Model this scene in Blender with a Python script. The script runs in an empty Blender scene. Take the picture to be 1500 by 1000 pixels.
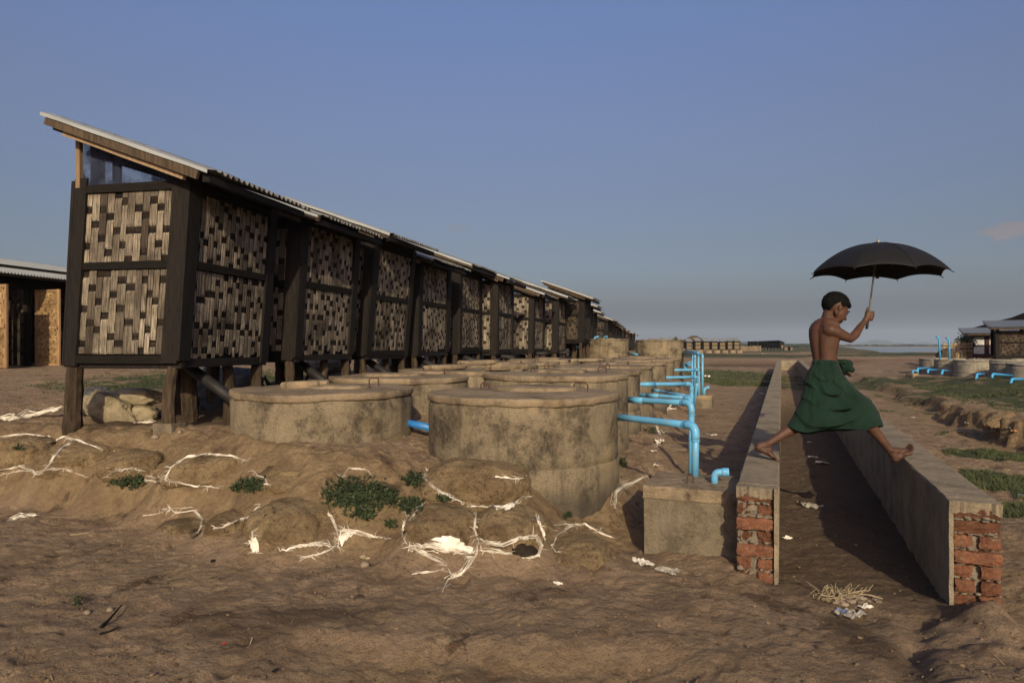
import bpy, bmesh, math, random
import numpy as np
from mathutils import Vector, Matrix, noise as mnoise
from mathutils.bvhtree import BVHTree

random.seed(7)
RNG = np.random.default_rng(11)
scene = bpy.context.scene
col = scene.collection
R = math.radians
EYE = 1.35          # camera height over the channel floor
FPX = 1000.0        # focal length in photo pixels (1500 wide)
HOR = 506.0

def P(px, py, Y):
    return Vector(((px - 750) / FPX * Y, Y, EYE - (py - HOR) / FPX * Y))

# ------------------------------------------------------------------ mesh builder
class MB:
    def __init__(s):
        s.v = []; s.f = []; s.t = []
    def add(s, vs, fs, tone=0.5):
        n = len(s.v)
        s.v.extend([tuple(p) for p in vs])
        for f in fs:
            s.f.append([i + n for i in f]); s.t.append(tone)
        return s
    def box(s, x0, x1, y0, y1, z0, z1, M=None, tone=0.5, jit=0):
        vs = [Vector((x, y, z)) for z in (z0, z1) for y in (y0, y1) for x in (x0, x1)]
        if jit: vs = [p + Vector((random.uniform(-jit, jit), random.uniform(-jit, jit), random.uniform(-jit, jit))) for p in vs]
        if M is not None: vs = [M @ p for p in vs]
        return s.add(vs, [(0,2,3,1),(4,5,7,6),(0,1,5,4),(2,6,7,3),(0,4,6,2),(1,3,7,5)], tone)
    def beam(s, a, b, w, h, up=(0,0,1), segs=1, jit=0, tone=0.5, taper=1.0):
        a = Vector(a); b = Vector(b); d = (b - a).normalized(); up = Vector(up)
        sx = d.cross(up)
        if sx.length < 1e-4: sx = d.cross(Vector((1, 0, 0)))
        sx.normalize(); sy = sx.cross(d).normalized()
        vs = []; fs = []
        for k in range(segs + 1):
            q = k / segs; c = a.lerp(b, q); m = 1 + (taper - 1) * q
            j = lambda: random.uniform(-jit, jit)
            for (ex, ey) in ((-1,-1),(1,-1),(1,1),(-1,1)):
                vs.append(c + sx * (ex * w / 2 * m + j()) + sy * (ey * h / 2 * m + j()))
        for k in range(segs):
            o = 4 * k
            for i in range(4):
                fs.append((o + i, o + (i + 1) % 4, o + 4 + (i + 1) % 4, o + 4 + i))
        fs.append((3, 2, 1, 0)); o = 4 * segs; fs.append((o, o + 1, o + 2, o + 3))
        return s.add(vs, fs, tone)
    def tube(s, pts, r, n=12, caps=True, tone=0.5, jit=0):
        pts = [Vector(p) for p in pts]; m = len(pts)
        rs = r if isinstance(r, (list, tuple)) else [r] * m
        vs = []; fs = []; prev = None
        for k, p in enumerate(pts):
            d = ((pts[min(k + 1, m - 1)] - pts[max(k - 1, 0)])).normalized()
            if prev is None:
                a = d.orthogonal().normalized()
            else:
                a = (prev - d * prev.dot(d)).normalized()
            prev = a; b = d.cross(a)
            for i in range(n):
                th = 2 * math.pi * i / n
                rr = rs[k] * (1 + random.uniform(-jit, jit))
                vs.append(p + (a * math.cos(th) + b * math.sin(th)) * rr)
        for k in range(m - 1):
            for i in range(n):
                j = (i + 1) % n
                fs.append((k*n+i, k*n+j, (k+1)*n+j, (k+1)*n+i))
        if caps:
            fs.append(tuple(reversed(range(n)))); fs.append(tuple(range((m-1)*n, m*n)))
        return s.add(vs, fs, tone)
    def lathe(s, prof, n=48, c=(0,0,0), f=None, cap=True, tone=0.5):
        vs = []; fs = []; c = Vector(c); m = len(prof)
        for k, (r, z) in enumerate(prof):
            for i in range(n):
                th = 2*math.pi*i/n
                p = Vector((r*math.cos(th), r*math.sin(th), z))
                if f: p = f(p, th)
                vs.append(c + p)
        for k in range(m-1):
            for i in range(n):
                j = (i+1) % n
                fs.append((k*n+i, k*n+j, (k+1)*n+j, (k+1)*n+i))
        if cap:
            fs.append(tuple(reversed(range(n)))); fs.append(tuple(range((m-1)*n, m*n)))
        return s.add(vs, fs, tone)
    def ell(s, c, r, M=None, nu=20, nv=12, f=None, tone=0.5):
        c = Vector(c); vs = []; fs = []
        for k in range(nv + 1):
            ph = math.pi * k / nv
            for i in range(nu):
                th = 2*math.pi*i/nu
                p = Vector((math.sin(ph)*math.cos(th), math.sin(ph)*math.sin(th), -math.cos(ph)))
                if f: p = f(p)
                p = Vector((p.x*r[0], p.y*r[1], p.z*r[2]))
                if M is not None: p = M @ p
                vs.append(c + p)
        for k in range(nv):
            for i in range(nu):
                j = (i+1) % nu
                fs.append((k*nu+i, k*nu+j, (k+1)*nu+j, (k+1)*nu+i))
        return s.add(vs, fs, tone)
    def cap(s, a, b, ra, rb, n=14):
        a = Vector(a); b = Vector(b)
        s.ell(a, (ra,)*3, nu=n, nv=8); s.ell(b, (rb,)*3, nu=n, nv=8)
        s.tube([a, b], [ra, rb], n)
        return s
    def build(s, name, mat, parent=None, smooth=False, local=True, attr=True):
        me = bpy.data.meshes.new(name)
        off = Vector((0,0,0))
        if parent is not None and not local: off = root_loc(parent)
        vs = [(p[0]-off.x, p[1]-off.y, p[2]-off.z) for p in s.v]
        me.from_pydata(vs, [], s.f); me.validate(clean_customdata=False); me.update()
        if attr and len(me.polygons) == len(s.t):
            a = me.attributes.new('tone', 'FLOAT', 'FACE'); a.data.foreach_set('value', s.t)
        if smooth: me.polygons.foreach_set('use_smooth', [True]*len(me.polygons))
        if mat is not None: me.materials.append(mat)
        o = bpy.data.objects.new(name, me); col.objects.link(o)
        if parent is not None: o.parent = parent
        return o

def root_loc(o):
    p = Vector((0,0,0))
    while o is not None:
        p = p + o.location; o = o.parent
    return p

def tag(o, label=None, cat=None, group=None, kind=None):
    if label: o['label'] = label
    if cat: o['category'] = cat
    if group: o['group'] = group
    if kind: o['kind'] = kind
    return o

def empty(name, loc=(0,0,0), rz=0.0):
    o = bpy.data.objects.new(name, None); col.objects.link(o)
    o.location = loc; o.rotation_euler = (0, 0, rz); o.empty_display_size = 0.1
    return o

def copy_tree(o, parent=None):
    c = o.copy(); col.objects.link(c)
    if parent is not None: c.parent = parent
    for ch in list(o.children): copy_tree(ch, c)
    return c

def remesh(o, voxel, smooth_it=6, fac=0.5):
    m = o.modifiers.new('r', 'REMESH'); m.mode = 'VOXEL'; m.voxel_size = voxel
    if smooth_it:
        k = o.modifiers.new('s', 'SMOOTH'); k.factor = fac; k.iterations = smooth_it
    bpy.context.view_layer.update()
    dg = bpy.context.evaluated_depsgraph_get()
    me = bpy.data.meshes.new_from_object(o.evaluated_get(dg))
    o.modifiers.clear(); old = o.data; mats = list(old.materials)
    o.data = me; me.materials.clear()
    for q in mats: me.materials.append(q)
    me.polygons.foreach_set('use_smooth', [True]*len(me.polygons))
    bpy.data.meshes.remove(old)
    return o

# ------------------------------------------------------------------ numpy noise
def _hash(ix, iy, seed):
    h = (ix.astype(np.int64)*374761393 + iy.astype(np.int64)*668265263 + seed*974711) & 0x7fffffff
    h = ((h ^ (h >> 13)) * 1274126177) & 0x7fffffff
    h = h ^ (h >> 16)
    return (h & 0xffff) / 65535.0
def vnoise(x, y, seed=0):
    ix = np.floor(x); iy = np.floor(y); fx = x-ix; fy = y-iy
    fx = fx*fx*fx*(fx*(fx*6-15)+10); fy = fy*fy*fy*(fy*(fy*6-15)+10)
    a = _hash(ix, iy, seed); b = _hash(ix+1, iy, seed); c = _hash(ix, iy+1, seed); d = _hash(ix+1, iy+1, seed)
    return (a*(1-fx)+b*fx)*(1-fy) + (c*(1-fx)+d*fx)*fy - 0.5
def fbm(x, y, seed=0, oct=4):
    t = 0; a = 1
    for k in range(oct):
        t = t + a*vnoise(x*2**k+17.3*k, y*2**k-9.1*k, seed+k); a *= .5
    return t
def sst(a, b, x):
    q = np.clip((x-a)/(b-a), 0, 1); return q*q*(3-2*q)

# ------------------------------------------------------------------ materials
class NT:
    def __init__(s, name):
        m = bpy.data.materials.new(name); m.use_nodes = True
        s.m = m; s.nt = m.node_tree; s.n = s.nt.nodes; s.b = s.n['Principled BSDF']
        s.tc = s.n.new('ShaderNodeTexCoord')
    def link(s, a, b): s.nt.links.new(a, b)
    def mapping(s, scale=(1,1,1), coord='Object', rot=(0,0,0)):
        k = s.n.new('ShaderNodeMapping'); k.inputs['Scale'].default_value = scale; k.inputs['Rotation'].default_value = rot
        if coord == 'World':
            g = s.n.new('ShaderNodeNewGeometry'); s.link(g.outputs['Position'], k.inputs[0])
        else: s.link(s.tc.outputs[coord], k.inputs[0])
        return k.outputs[0]
    def noise(s, scale, detail=6, rough=.6, vec=None, dist=0.0):
        k = s.n.new('ShaderNodeTexNoise'); k.inputs['Scale'].default_value = scale
        k.inputs['Detail'].default_value = detail; k.inputs['Roughness'].default_value = rough
        k.inputs['Distortion'].default_value = dist
        if vec is not None: s.link(vec, k.inputs['Vector'])
        else: s.link(s.tc.outputs['Object'], k.inputs['Vector'])
        return k.outputs['Fac']
    def voro(s, scale, vec=None, feature='F1'):
        k = s.n.new('ShaderNodeTexVoronoi'); k.inputs['Scale'].default_value = scale; k.feature = feature
        if vec is not None: s.link(vec, k.inputs['Vector'])
        else: s.link(s.tc.outputs['Object'], k.inputs['Vector'])
        return k.outputs['Distance']
    def attr(s, name):
        k = s.n.new('ShaderNodeAttribute'); k.attribute_name = name; return k.outputs['Fac']
    def ramp(s, fac, stops):
        k = s.n.new('ShaderNodeValToRGB'); e = k.color_ramp.elements
        while len(e) < len(stops): e.new(0.5)
        for i, (p, c) in enumerate(stops):
            e[i].position = p
            e[i].color = (c, c, c, 1) if isinstance(c, (int, float)) else (*c, 1)
        s.link(fac, k.inputs[0]); return k.outputs[0]
    def mix(s, fac, a, b, mode='MIX'):
        k = s.n.new('ShaderNodeMix'); k.data_type = 'RGBA'; k.blend_type = mode
        for i, v in ((0, fac), (6, a), (7, b)):
            if isinstance(v, (int, float)): k.inputs[i].default_value = v if i == 0 else (v, v, v, 1)
            elif isinstance(v, (tuple, list)): k.inputs[i].default_value = (*v, 1)
            else: s.link(v, k.inputs[i])
        return k.outputs[2]
    def math(s, op, a, b=0.0, c=None):
        k = s.n.new('ShaderNodeMath'); k.operation = op
        for i, v in ((0, a), (1, b)):
            if isinstance(v, (int, float)): k.inputs[i].default_value = v
            else: s.link(v, k.inputs[i])
        if c is not None: k.inputs[2].default_value = c
        return k.outputs[0]
    def z(s, coord='Object'):
        k = s.n.new('ShaderNodeSeparateXYZ'); s.link(s.tc.outputs[coord], k.inputs[0]); return k.outputs
    def color(s, c):
        if isinstance(c, (tuple, list)): s.b.inputs['Base Color'].default_value = (*c, 1)
        else: s.link(c, s.b.inputs['Base Color'])
    def rough(s, r):
        if isinstance(r, (int, float)): s.b.inputs['Roughness'].default_value = r
        else: s.link(r, s.b.inputs['Roughness'])
    def bump(s, h, dist=.01, strength=1.0):
        k = s.n.new('ShaderNodeBump'); k.inputs['Distance'].default_value = dist; k.inputs['Strength'].default_value = strength
        s.link(h, k.inputs['Height'])
        s.link(k.outputs[0], s.b.inputs['Normal'])
    def spec(s, v): s.b.inputs['Specular IOR Level'].default_value = v

def simple(name, c0, c1, scale=8, rough=.8, bump=.004, bscale=None, tone=0.0, stretch=(1,1,1), spec=.3, metal=0.0, detail=6):
    t = NT(name); v = t.mapping(stretch)
    n = t.noise(scale, detail, .65, v)
    c = t.mix(t.ramp(n, [(.3, 0.0), (.7, 1.0)]), c0, c1)
    if tone:
        k = t.ramp(t.attr('tone'), [(0, 1-tone), (1, 1+tone)])
        kk = t.n.new('ShaderNodeMix')  # multiply by tone (values over 1 kept)
        mr = t.n.new('ShaderNodeMapRange'); mr.inputs[3].default_value = 1-tone; mr.inputs[4].default_value = 1+tone
        t.link(t.attr('tone'), mr.inputs[0])
        c = t.mix(1.0, c, mr.outputs[0], 'MULTIPLY')
        t.n.remove(kk)
    t.color(c); t.rough(rough); t.spec(spec); t.b.inputs['Metallic'].default_value = metal
    if bump: t.bump(t.noise(bscale or scale*4, 6, .7, v), bump)
    return t.m
M = {}
# ------------------------------------------------------------------ the ground's material
def ground_material():
    t = NT('soil')
    w = t.mapping((1,1,1), 'World')
    big = t.noise(.6, 5, .6, w); mid = t.noise(3.2, 8, .65, w, .3); fine = t.noise(38, 8, .78, w)
    c = t.mix(t.ramp(mid, [(.32, 0.0), (.68, 1.0)]), (.172, .113, .067), (.345, .243, .155))
    c = t.mix(t.ramp(big, [(.35, 0.0), (.65, .55)]), c, (.31, .22, .132))
    c = t.mix(t.ramp(t.noise(8.5, 9, .75, w), [(.585, 0.0), (.63, .62)]), c, (.085, .052, .030))
    c = t.mix(t.ramp(t.noise(5.2, 9, .72, t.mapping((1, 1.6, 1), 'World', (0, 0, .6))), [(.57, 0.0), (.62, .40)]), c, (.36, .265, .165))
    c = t.mix(t.ramp(t.noise(24, 7, .7, w), [(.62, 0.0), (.66, .65)]), c, (.07, .043, .025))
    mud = t.attr('mud')
    cm = t.mix(t.ramp(t.noise(7, 6, .65, w), [(.35, 0.0), (.65, 1.0)]), (.135, .086, .044), (.31, .22, .118))
    c = t.mix(mud, c, cm)
    c = t.mix(t.ramp(fine, [(.34, .6), (.46, 0.0)]), c, (.085, .053, .031))
    c = t.mix(t.ramp(t.noise(75, 3, .6, w), [(.66, 0.0), (.72, .35)]), c, (.36, .27, .17))
    # pale fine chips trodden into the soil
    chip = t.ramp(t.voro(21, w), [(.05, 1.0), (.09, 0.0)])
    chip = t.math('MULTIPLY', chip, t.ramp(t.noise(5, 2, .5, w), [(.55, 0.0), (.62, 1.0)]))
    c = t.mix(t.math('MULTIPLY', chip, .55), c, (.34, .28, .21))
    damp = t.ramp(t.noise(2.3, 6, .7, w, .6), [(.58, 0.0), (.64, .8)])
    c = t.mix(damp, c, (.070, .043, .026))
    c = t.mix(t.ramp(t.noise(130, 4, .7, w), [(.30, .55), (.50, 0.0)]), c, (.07, .043, .025))
    c = t.mix(t.ramp(t.noise(95, 4, .7, w), [(.56, 0.0), (.72, .40)]), c, (.40, .30, .19))
    wet_shade = t.attr('wet_shade')  # one mask for wet soil and for shade painted into the ground
    c = t.mix(wet_shade, c, t.mix(fine, (.05, .034, .022), (.105, .072, .047)))
    g = t.attr('grass')
    gn = t.math('ADD', g, t.math('MULTIPLY', t.math('SUBTRACT', t.noise(2.2, 8, .75, w), .5), 1.5))
    gm = t.ramp(gn, [(.45, 0.0), (.62, 1.0)])
    gc = t.mix(t.noise(9, 5, .7, w), (.030, .038, .016), (.078, .086, .036))
    c = t.mix(gm, c, gc)
    red = t.attr('red')
    c = t.mix(red, c, (.19, .095, .06))
    t.color(c); t.rough(.95); t.spec(.15)
    h = t.math('ADD', t.math('MULTIPLY', t.noise(14, 10, .78, w), 1.0), t.math('MULTIPLY', t.noise(60, 6, .75, w), .45))
    h = t.math('ADD', h, t.math('MULTIPLY', t.voro(26, w), -.30))
    t.bump(h, .035, 1.0)
    return t.m
M['soil'] = ground_material()

def sandbag_material():
    t = NT('sandbag_mud'); w = t.mapping((1,1,1), 'World')
    a = t.noise(5, 8, .68, w, .5); b = t.noise(30, 6, .7, w)
    c = t.mix(t.ramp(a, [(.3, 0.0), (.68, 1.0)]), (.185, .122, .063), (.43, .312, .17))
    c = t.mix(t.ramp(b, [(.34, .85), (.46, 0.0)]), c, (.065, .04, .023))
    c = t.mix(t.ramp(t.noise(120, 4, .7, w), [(.32, .6), (.50, 0.0)]), c, (.08, .05, .028))
    c = t.mix(t.ramp(t.noise(90, 4, .7, w), [(.56, 0.0), (.70, .45)]), c, (.46, .345, .20))
    c = t.mix(t.ramp(t.noise(3.2, 7, .7, w, .8), [(.52, 0.0), (.62, .6)]), c, (.10, .06, .032))
    t.color(c); t.rough(.95); t.spec(.15)
    h = t.math('ADD', t.noise(13, 10, .78, w, .3), t.math('MULTIPLY', t.noise(55, 6, .75, w), .5))
    h = t.math('ADD', h, t.math('MULTIPLY', t.voro(22, w), -.3))
    t.bump(h, .06); return t.m
M['bag'] = sandbag_material()

def concrete_material(name, c0, c1, cdark, stain=1.0, coord='World', splash=True):
    t = NT(name); w = t.mapping((1,1,1), coord)
    a = t.noise(3.5, 8, .65, w, .3); b = t.noise(17, 8, .75, w); d = t.noise(70, 4, .7, w)
    c = t.mix(t.ramp(a, [(.3, 0.0), (.7, 1.0)]), c0, c1)
    sm = t.ramp(t.math('ADD', t.math('MULTIPLY', a, .55), t.math('MULTIPLY', b, .45)), [(.40, 0.85*stain), (.50, 0.0)])
    c = t.mix(sm, c, cdark)
    pit = t.ramp(t.math('ADD', t.math('MULTIPLY', t.noise(42, 6, .75, w), .6), t.math('MULTIPLY', a, .4)), [(.36, .95*stain), (.445, 0.0)])
    c = t.mix(pit, c, (cdark[0]*.5, cdark[1]*.5, cdark[2]*.5))
    c = t.mix(t.ramp(t.noise(150, 4, .7, w), [(.32, .7*stain), (.50, 0.0)]), c, cdark)
    c = t.mix(t.ramp(t.noise(110, 4, .7, w), [(.58, 0.0), (.72, .5*stain)]), c, (c1[0]*1.25, c1[1]*1.2, c1[2]*1.1))
    # streaks that run down the side
    st = t.noise(1.0, 6, .65, t.mapping((9, 9, .8), coord))
    c = t.mix(t.ramp(st, [(.52, 0.0), (.70, .7*stain)]), c, cdark)
    c = t.mix(t.ramp(d, [(.3, .5*stain), (.5, 0.0)]), c, cdark)
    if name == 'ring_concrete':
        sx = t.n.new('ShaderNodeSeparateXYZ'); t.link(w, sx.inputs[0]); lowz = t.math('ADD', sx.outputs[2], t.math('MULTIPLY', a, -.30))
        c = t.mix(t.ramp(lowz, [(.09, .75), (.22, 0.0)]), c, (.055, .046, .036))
    c = t.mix(t.ramp(t.noise(2.1, 5, .6, w), [(.58, 0.0), (.72, .5)]), c, (c1[0]*1.15, c1[1]*1.05, c1[2]*.85))
    t.color(c); t.rough(.93); t.spec(.2)
    t.bump(t.math('ADD', t.math('MULTIPLY', b, 1.0), t.math('MULTIPLY', d, .35)), .02); return t.m
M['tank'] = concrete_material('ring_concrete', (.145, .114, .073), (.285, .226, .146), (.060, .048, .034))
M['lid'] = concrete_material('lid_concrete', (.19, .143, .09), (.33, .25, .16), (.085, .063, .043), .7)
M['wallc'] = concrete_material('render_concrete', (.215, .174, .117), (.31, .254, .175), (.135, .108, .076), .7)
M['wallin'] = M['wallc']
M['boxc'] = concrete_material('box_concrete', (.155, .125, .085), (.23, .185, .125), (.085, .068, .048), .7)
M['greytank'] = concrete_material('grey_ring_concrete', (.24, .21, .16), (.40, .35, .26), (.10, .09, .075), .5)

M['brick'] = None
def brick_material():
    t = NT('broken_brick'); w = t.mapping((1,1,1), 'World')
    a = t.noise(14, 8, .7, w)
    c = t.mix(t.ramp(a, [(.3, 0.0), (.7, 1.0)]), (.145, .058, .034), (.30, .135, .075))
    mr = t.n.new('ShaderNodeMapRange'); mr.inputs[3].default_value = .45; mr.inputs[4].default_value = 1.25
    t.link(t.attr('tone'), mr.inputs[0])
    c = t.mix(1.0, c, mr.outputs[0], 'MULTIPLY')
    c = t.mix(t.ramp(t.noise(30, 6, .7, w), [(.56, 0.0), (.66, .75)]), c, (.24, .17, .11))
    c = t.mix(t.ramp(t.noise(8, 6, .7, w), [(.58, 0.0), (.68, .6)]), c, (.09, .05, .035))
    t.color(c); t.rough(.95); t.spec(.15); t.bump(t.noise(45, 8, .75, w, .5), .03); return t.m
M['brick'] = brick_material()
M['mortar'] = simple('mortar', (.16, .13, .095), (.28, .23, .17), 25, .95, .02, 60)

M['darkwood'] = simple('tarred_wood', (.0022, .0016, .0012), (.0150, .0105, .0072), 6, .75, .006, 20, .35, (6,6,.8), .25)
M['rail'] = simple('tarred_rail', (.003, .0024, .0018), (.011, .008, .0055), 6, .8, .005, 20, .3, (2,2,6), .2)
M['wood'] = simple('weathered_wood', (.026, .018, .012), (.105, .073, .047), 5, .85, .008, 18, .4, (7,7,.7), .2)
M['post'] = simple('stilt_wood', (.020, .014, .009), (.085, .059, .038), 4, .9, .012, 14, .45, (7,7,.8), .15)
M['newwood'] = simple('pale_board', (.20, .135, .08), (.32, .22, .135), 5, .85, .006, 18, .3, (6,6,.8), .2)
def bamboo_material(name, ca, cb, cd):
    t = NT(name)
    v = t.mapping((26, 26, 1.2)); fib = t.noise(5, 8, .7, v)
    mr = t.n.new('ShaderNodeMapRange'); mr.inputs[3].default_value = 0.0; mr.inputs[4].default_value = 1.0
    t.link(t.attr('tone'), mr.inputs[0])
    c = t.mix(mr.outputs[0], ca, cb)
    c = t.mix(t.ramp(fib, [(.38, .92), (.60, 0.0)]), c, cd)
    soot = t.ramp(t.noise(2.6, 6, .65), [(.44, 0.0), (.66, .85)])
    c = t.mix(soot, c, cd)
    t.color(c); t.rough(.8); t.spec(.2); t.bump(fib, .006); return t.m
M['weave'] = bamboo_material('weathered_bamboo', (.070, .053, .038), (.44, .365, .268), (.028, .020, .014))
M['weavedark'] = bamboo_material('dark_bamboo_weft', (.008, .0055, .004), (.060, .041, .027), (.005, .0035, .0025))
M['weavenew'] = bamboo_material('yellow_bamboo', (.30, .19, .085), (.58, .40, .20), (.15, .085, .036))
M['weavegrey'] = bamboo_material('sooty_bamboo', (.035, .026, .018), (.15, .11, .075), (.015, .011, .008))

def metal_roof():
    t = NT('corrugated_iron'); v = t.mapping((1,1,1))
    a = t.noise(3, 6, .6, v)
    c = t.mix(a, (.20, .205, .195), (.38, .39, .37))
    c = t.mix(t.ramp(t.noise(6, 8, .7, v), [(.62, 0.0), (.72, .8)]), c, (.16, .085, .045))
    t.color(c); t.rough(.55); t.spec(.4); t.b.inputs['Metallic'].default_value = .25
    t.bump(t.noise(30, 4, .6, v), .003); return t.m
M['iron'] = metal_roof()
M['sheet'] = simple('weathered_sheet', (.045, .042, .037), (.20, .198, .185), 7, .65, .004, 40, spec=.35)
M['weftnew'] = bamboo_material('brown_bamboo_weft', (.17, .10, .045), (.36, .23, .11), (.10, .06, .028))
M['oldiron'] = simple('dull_iron', (.05, .045, .04), (.15, .14, .125), 9, .7, .004, 40)
M['rebar'] = simple('rusty_rebar', (.04, .02, .012), (.10, .05, .028), 40, .8, .002, 90)
def net_material():
    t = NT('blue_netting'); t.color((.012, .018, .045)); t.rough(.8)
    tr = t.n.new('ShaderNodeBsdfTransparent'); mx = t.n.new('ShaderNodeMixShader')
    f = t.ramp(t.noise(5, 5, .6), [(.40, .45), (.58, .95)])
    out = [k for k in t.n if k.type == 'OUTPUT_MATERIAL'][0]
    t.link(f, mx.inputs[0]); t.link(tr.outputs[0], mx.inputs[1]); t.link(t.b.outputs[0], mx.inputs[2]); t.link(mx.outputs[0], out.inputs[0])
    return t.m
M['net'] = net_material()
def pvc_material():
    t = NT('blue_pvc'); w = t.mapping((1,1,1), 'World')
    c = t.mix(t.noise(4, 5, .6, w), (.085, .33, .56), (.13, .42, .66))
    c = t.mix(t.ramp(t.noise(18, 8, .7, t.mapping((1, 1, 2.5), 'World')), [(.50, 0.0), (.66, .6)]), c, (.25, .24, .17))
    mr = t.n.new('ShaderNodeMapRange'); mr.inputs[3].default_value = .72; mr.inputs[4].default_value = 1.1
    t.link(t.attr('tone'), mr.inputs[0])
    c = t.mix(1.0, c, mr.outputs[0], 'MULTIPLY')
    t.color(c); t.rough(.42); t.spec(.45); t.bump(t.noise(60, 4, .6, w), .001); return t.m
M['pvc'] = pvc_material()
M['pvcdeep'] = simple('deep_blue_pvc', (.02, .13, .36), (.03, .19, .45), 6, .45, .001, 40, spec=.45)
M['black'] = simple('black_pipe', (.008, .007, .007), (.022, .02, .019), 10, .6, .003, 30)
M['plastic'] = simple('torn_white_sacking', (.50, .43, .33), (.86, .80, .70), 14, .75, .008, 60, .2)
M['sack'] = simple('pale_sacking', (.13, .098, .058), (.38, .31, .20), 5, .9, .02, 26)
M['hole'] = simple('hollow_shade', (.012, .008, .005), (.028, .018, .011), 14, .95, .01, 40)  # near-black colour standing in for the shade inside a torn bag
M['greysack'] = simple('grey_sacking', (.03, .03, .032), (.11, .11, .11), 6, .75, .015, 30)
M['tarp'] = simple('dark_tarpaulin', (.012, .013, .016), (.06, .062, .068), 5, .6, .02, 22)
M['leaf'] = simple('weed_leaf', (.014, .022, .009), (.045, .060, .022), 20, .7, .002, 40, .4)
M['grassblade'] = simple('grass_blade', (.030, .040, .015), (.085, .096, .040), 6, .75, 0, None, .4)
M['straw'] = simple('straw', (.17, .125, .07), (.33, .26, .155), 20, .8, .002, 40, .3)
M['pebble'] = simple('pebble', (.12, .085, .055), (.27, .21, .15), 9, .9, .01, 40, .45)
M['thatch'] = simple('brown_thatch', (.05, .036, .026), (.11, .08, .057), 5, .95, .04, 22, .2, (1,5,5))
M['whitepanel'] = simple('white_panel', (.36, .35, .33), (.55, .54, .51), 5, .85, .003, 30)
M['maroon'] = simple('maroon_frame', (.028, .008, .008), (.055, .016, .014), 9, .7, .003, 30)
M['tan'] = simple('tan_matting', (.10, .075, .048), (.21, .16, .10), 7, .9, .01, 30, .3)
M['foliage'] = simple('foliage', (.018, .028, .012), (.055, .070, .028), 9, .8, 0, None, .5)
M['bark'] = simple('bark', (.05, .035, .022), (.11, .08, .05), 9, .9, .01, 30)
M['bamboo'] = simple('bamboo_pole', (.17, .115, .06), (.34, .25, .14), 8, .8, .004, 30, .4)
M['feather'] = simple('black_feather', (.006, .006, .006), (.022, .020, .018), 20, .55, .006, 60)
M['beak'] = simple('bird_leg', (.12, .08, .04), (.2, .14, .07), 20, .7, 0)
M['comb'] = simple('red_comb', (.25, .02, .015), (.4, .04, .03), 20, .6, 0)
M['clod'] = simple('clod', (.10, .064, .037), (.22, .155, .094), 9, .95, .02, 40, .55)
# ------------------------------------------------------------------ terrain
C0 = Vector((1.256, 3.83)); CT = Vector((.3674, .9301)); CN = Vector((.9301, -.3674))
WL = (0.0, .222); WR = (1.030, 1.265); CLEN = 35.6
def st(X, Y):
    dx = X - C0.x; dy = Y - C0.y
    return dx*CN.x + dy*CN.y, dx*CT.x + dy*CT.y
def cpt(s, t, z=0.0):
    return Vector((C0.x + s*CN.x + t*CT.x, C0.y + s*CN.y + t*CT.y, z))

YFX = np.array([-12, -6.5, -4.2, -2.6, -1.4, -.5, .3, .72, 1.1, 2.0, 4.0])
YFY = np.array([6.6, 5.9, 5.35, 4.85, 4.02, 3.92, 4.0, 4.35, 5.0, 6.6, 12.0])
def ellmask(X, Y, L, soft=.5):
    m = np.zeros_like(X)
    for (cx, cy, rx, ry) in L:
        d = np.sqrt(((X-cx)/rx)**2 + ((Y-cy)/ry)**2)
        m = np.maximum(m, 1 - sst(1-soft, 1+soft, d))
    return m
GRASS = [(4.62, 6.35, .62, .55), (5.9, 8.1, .7, .5), (3.95, 5.22, .38, .22), (4.9, 5.6, .7, .4), (4.6, 5.0, .5, .2), ]
GRASS_FAR = [(9.5, 30, 2.6, 7), (7.6, 24, 1.0, 3), (-5.2, 11.5, 2.6, 2.0), (-3.4, 9.6, 1.3, .9), (13, 16, 5, 3), (11, 22, 4, 3), (17, 44, 7, 5), (30, 80, 26, 13)]

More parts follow.
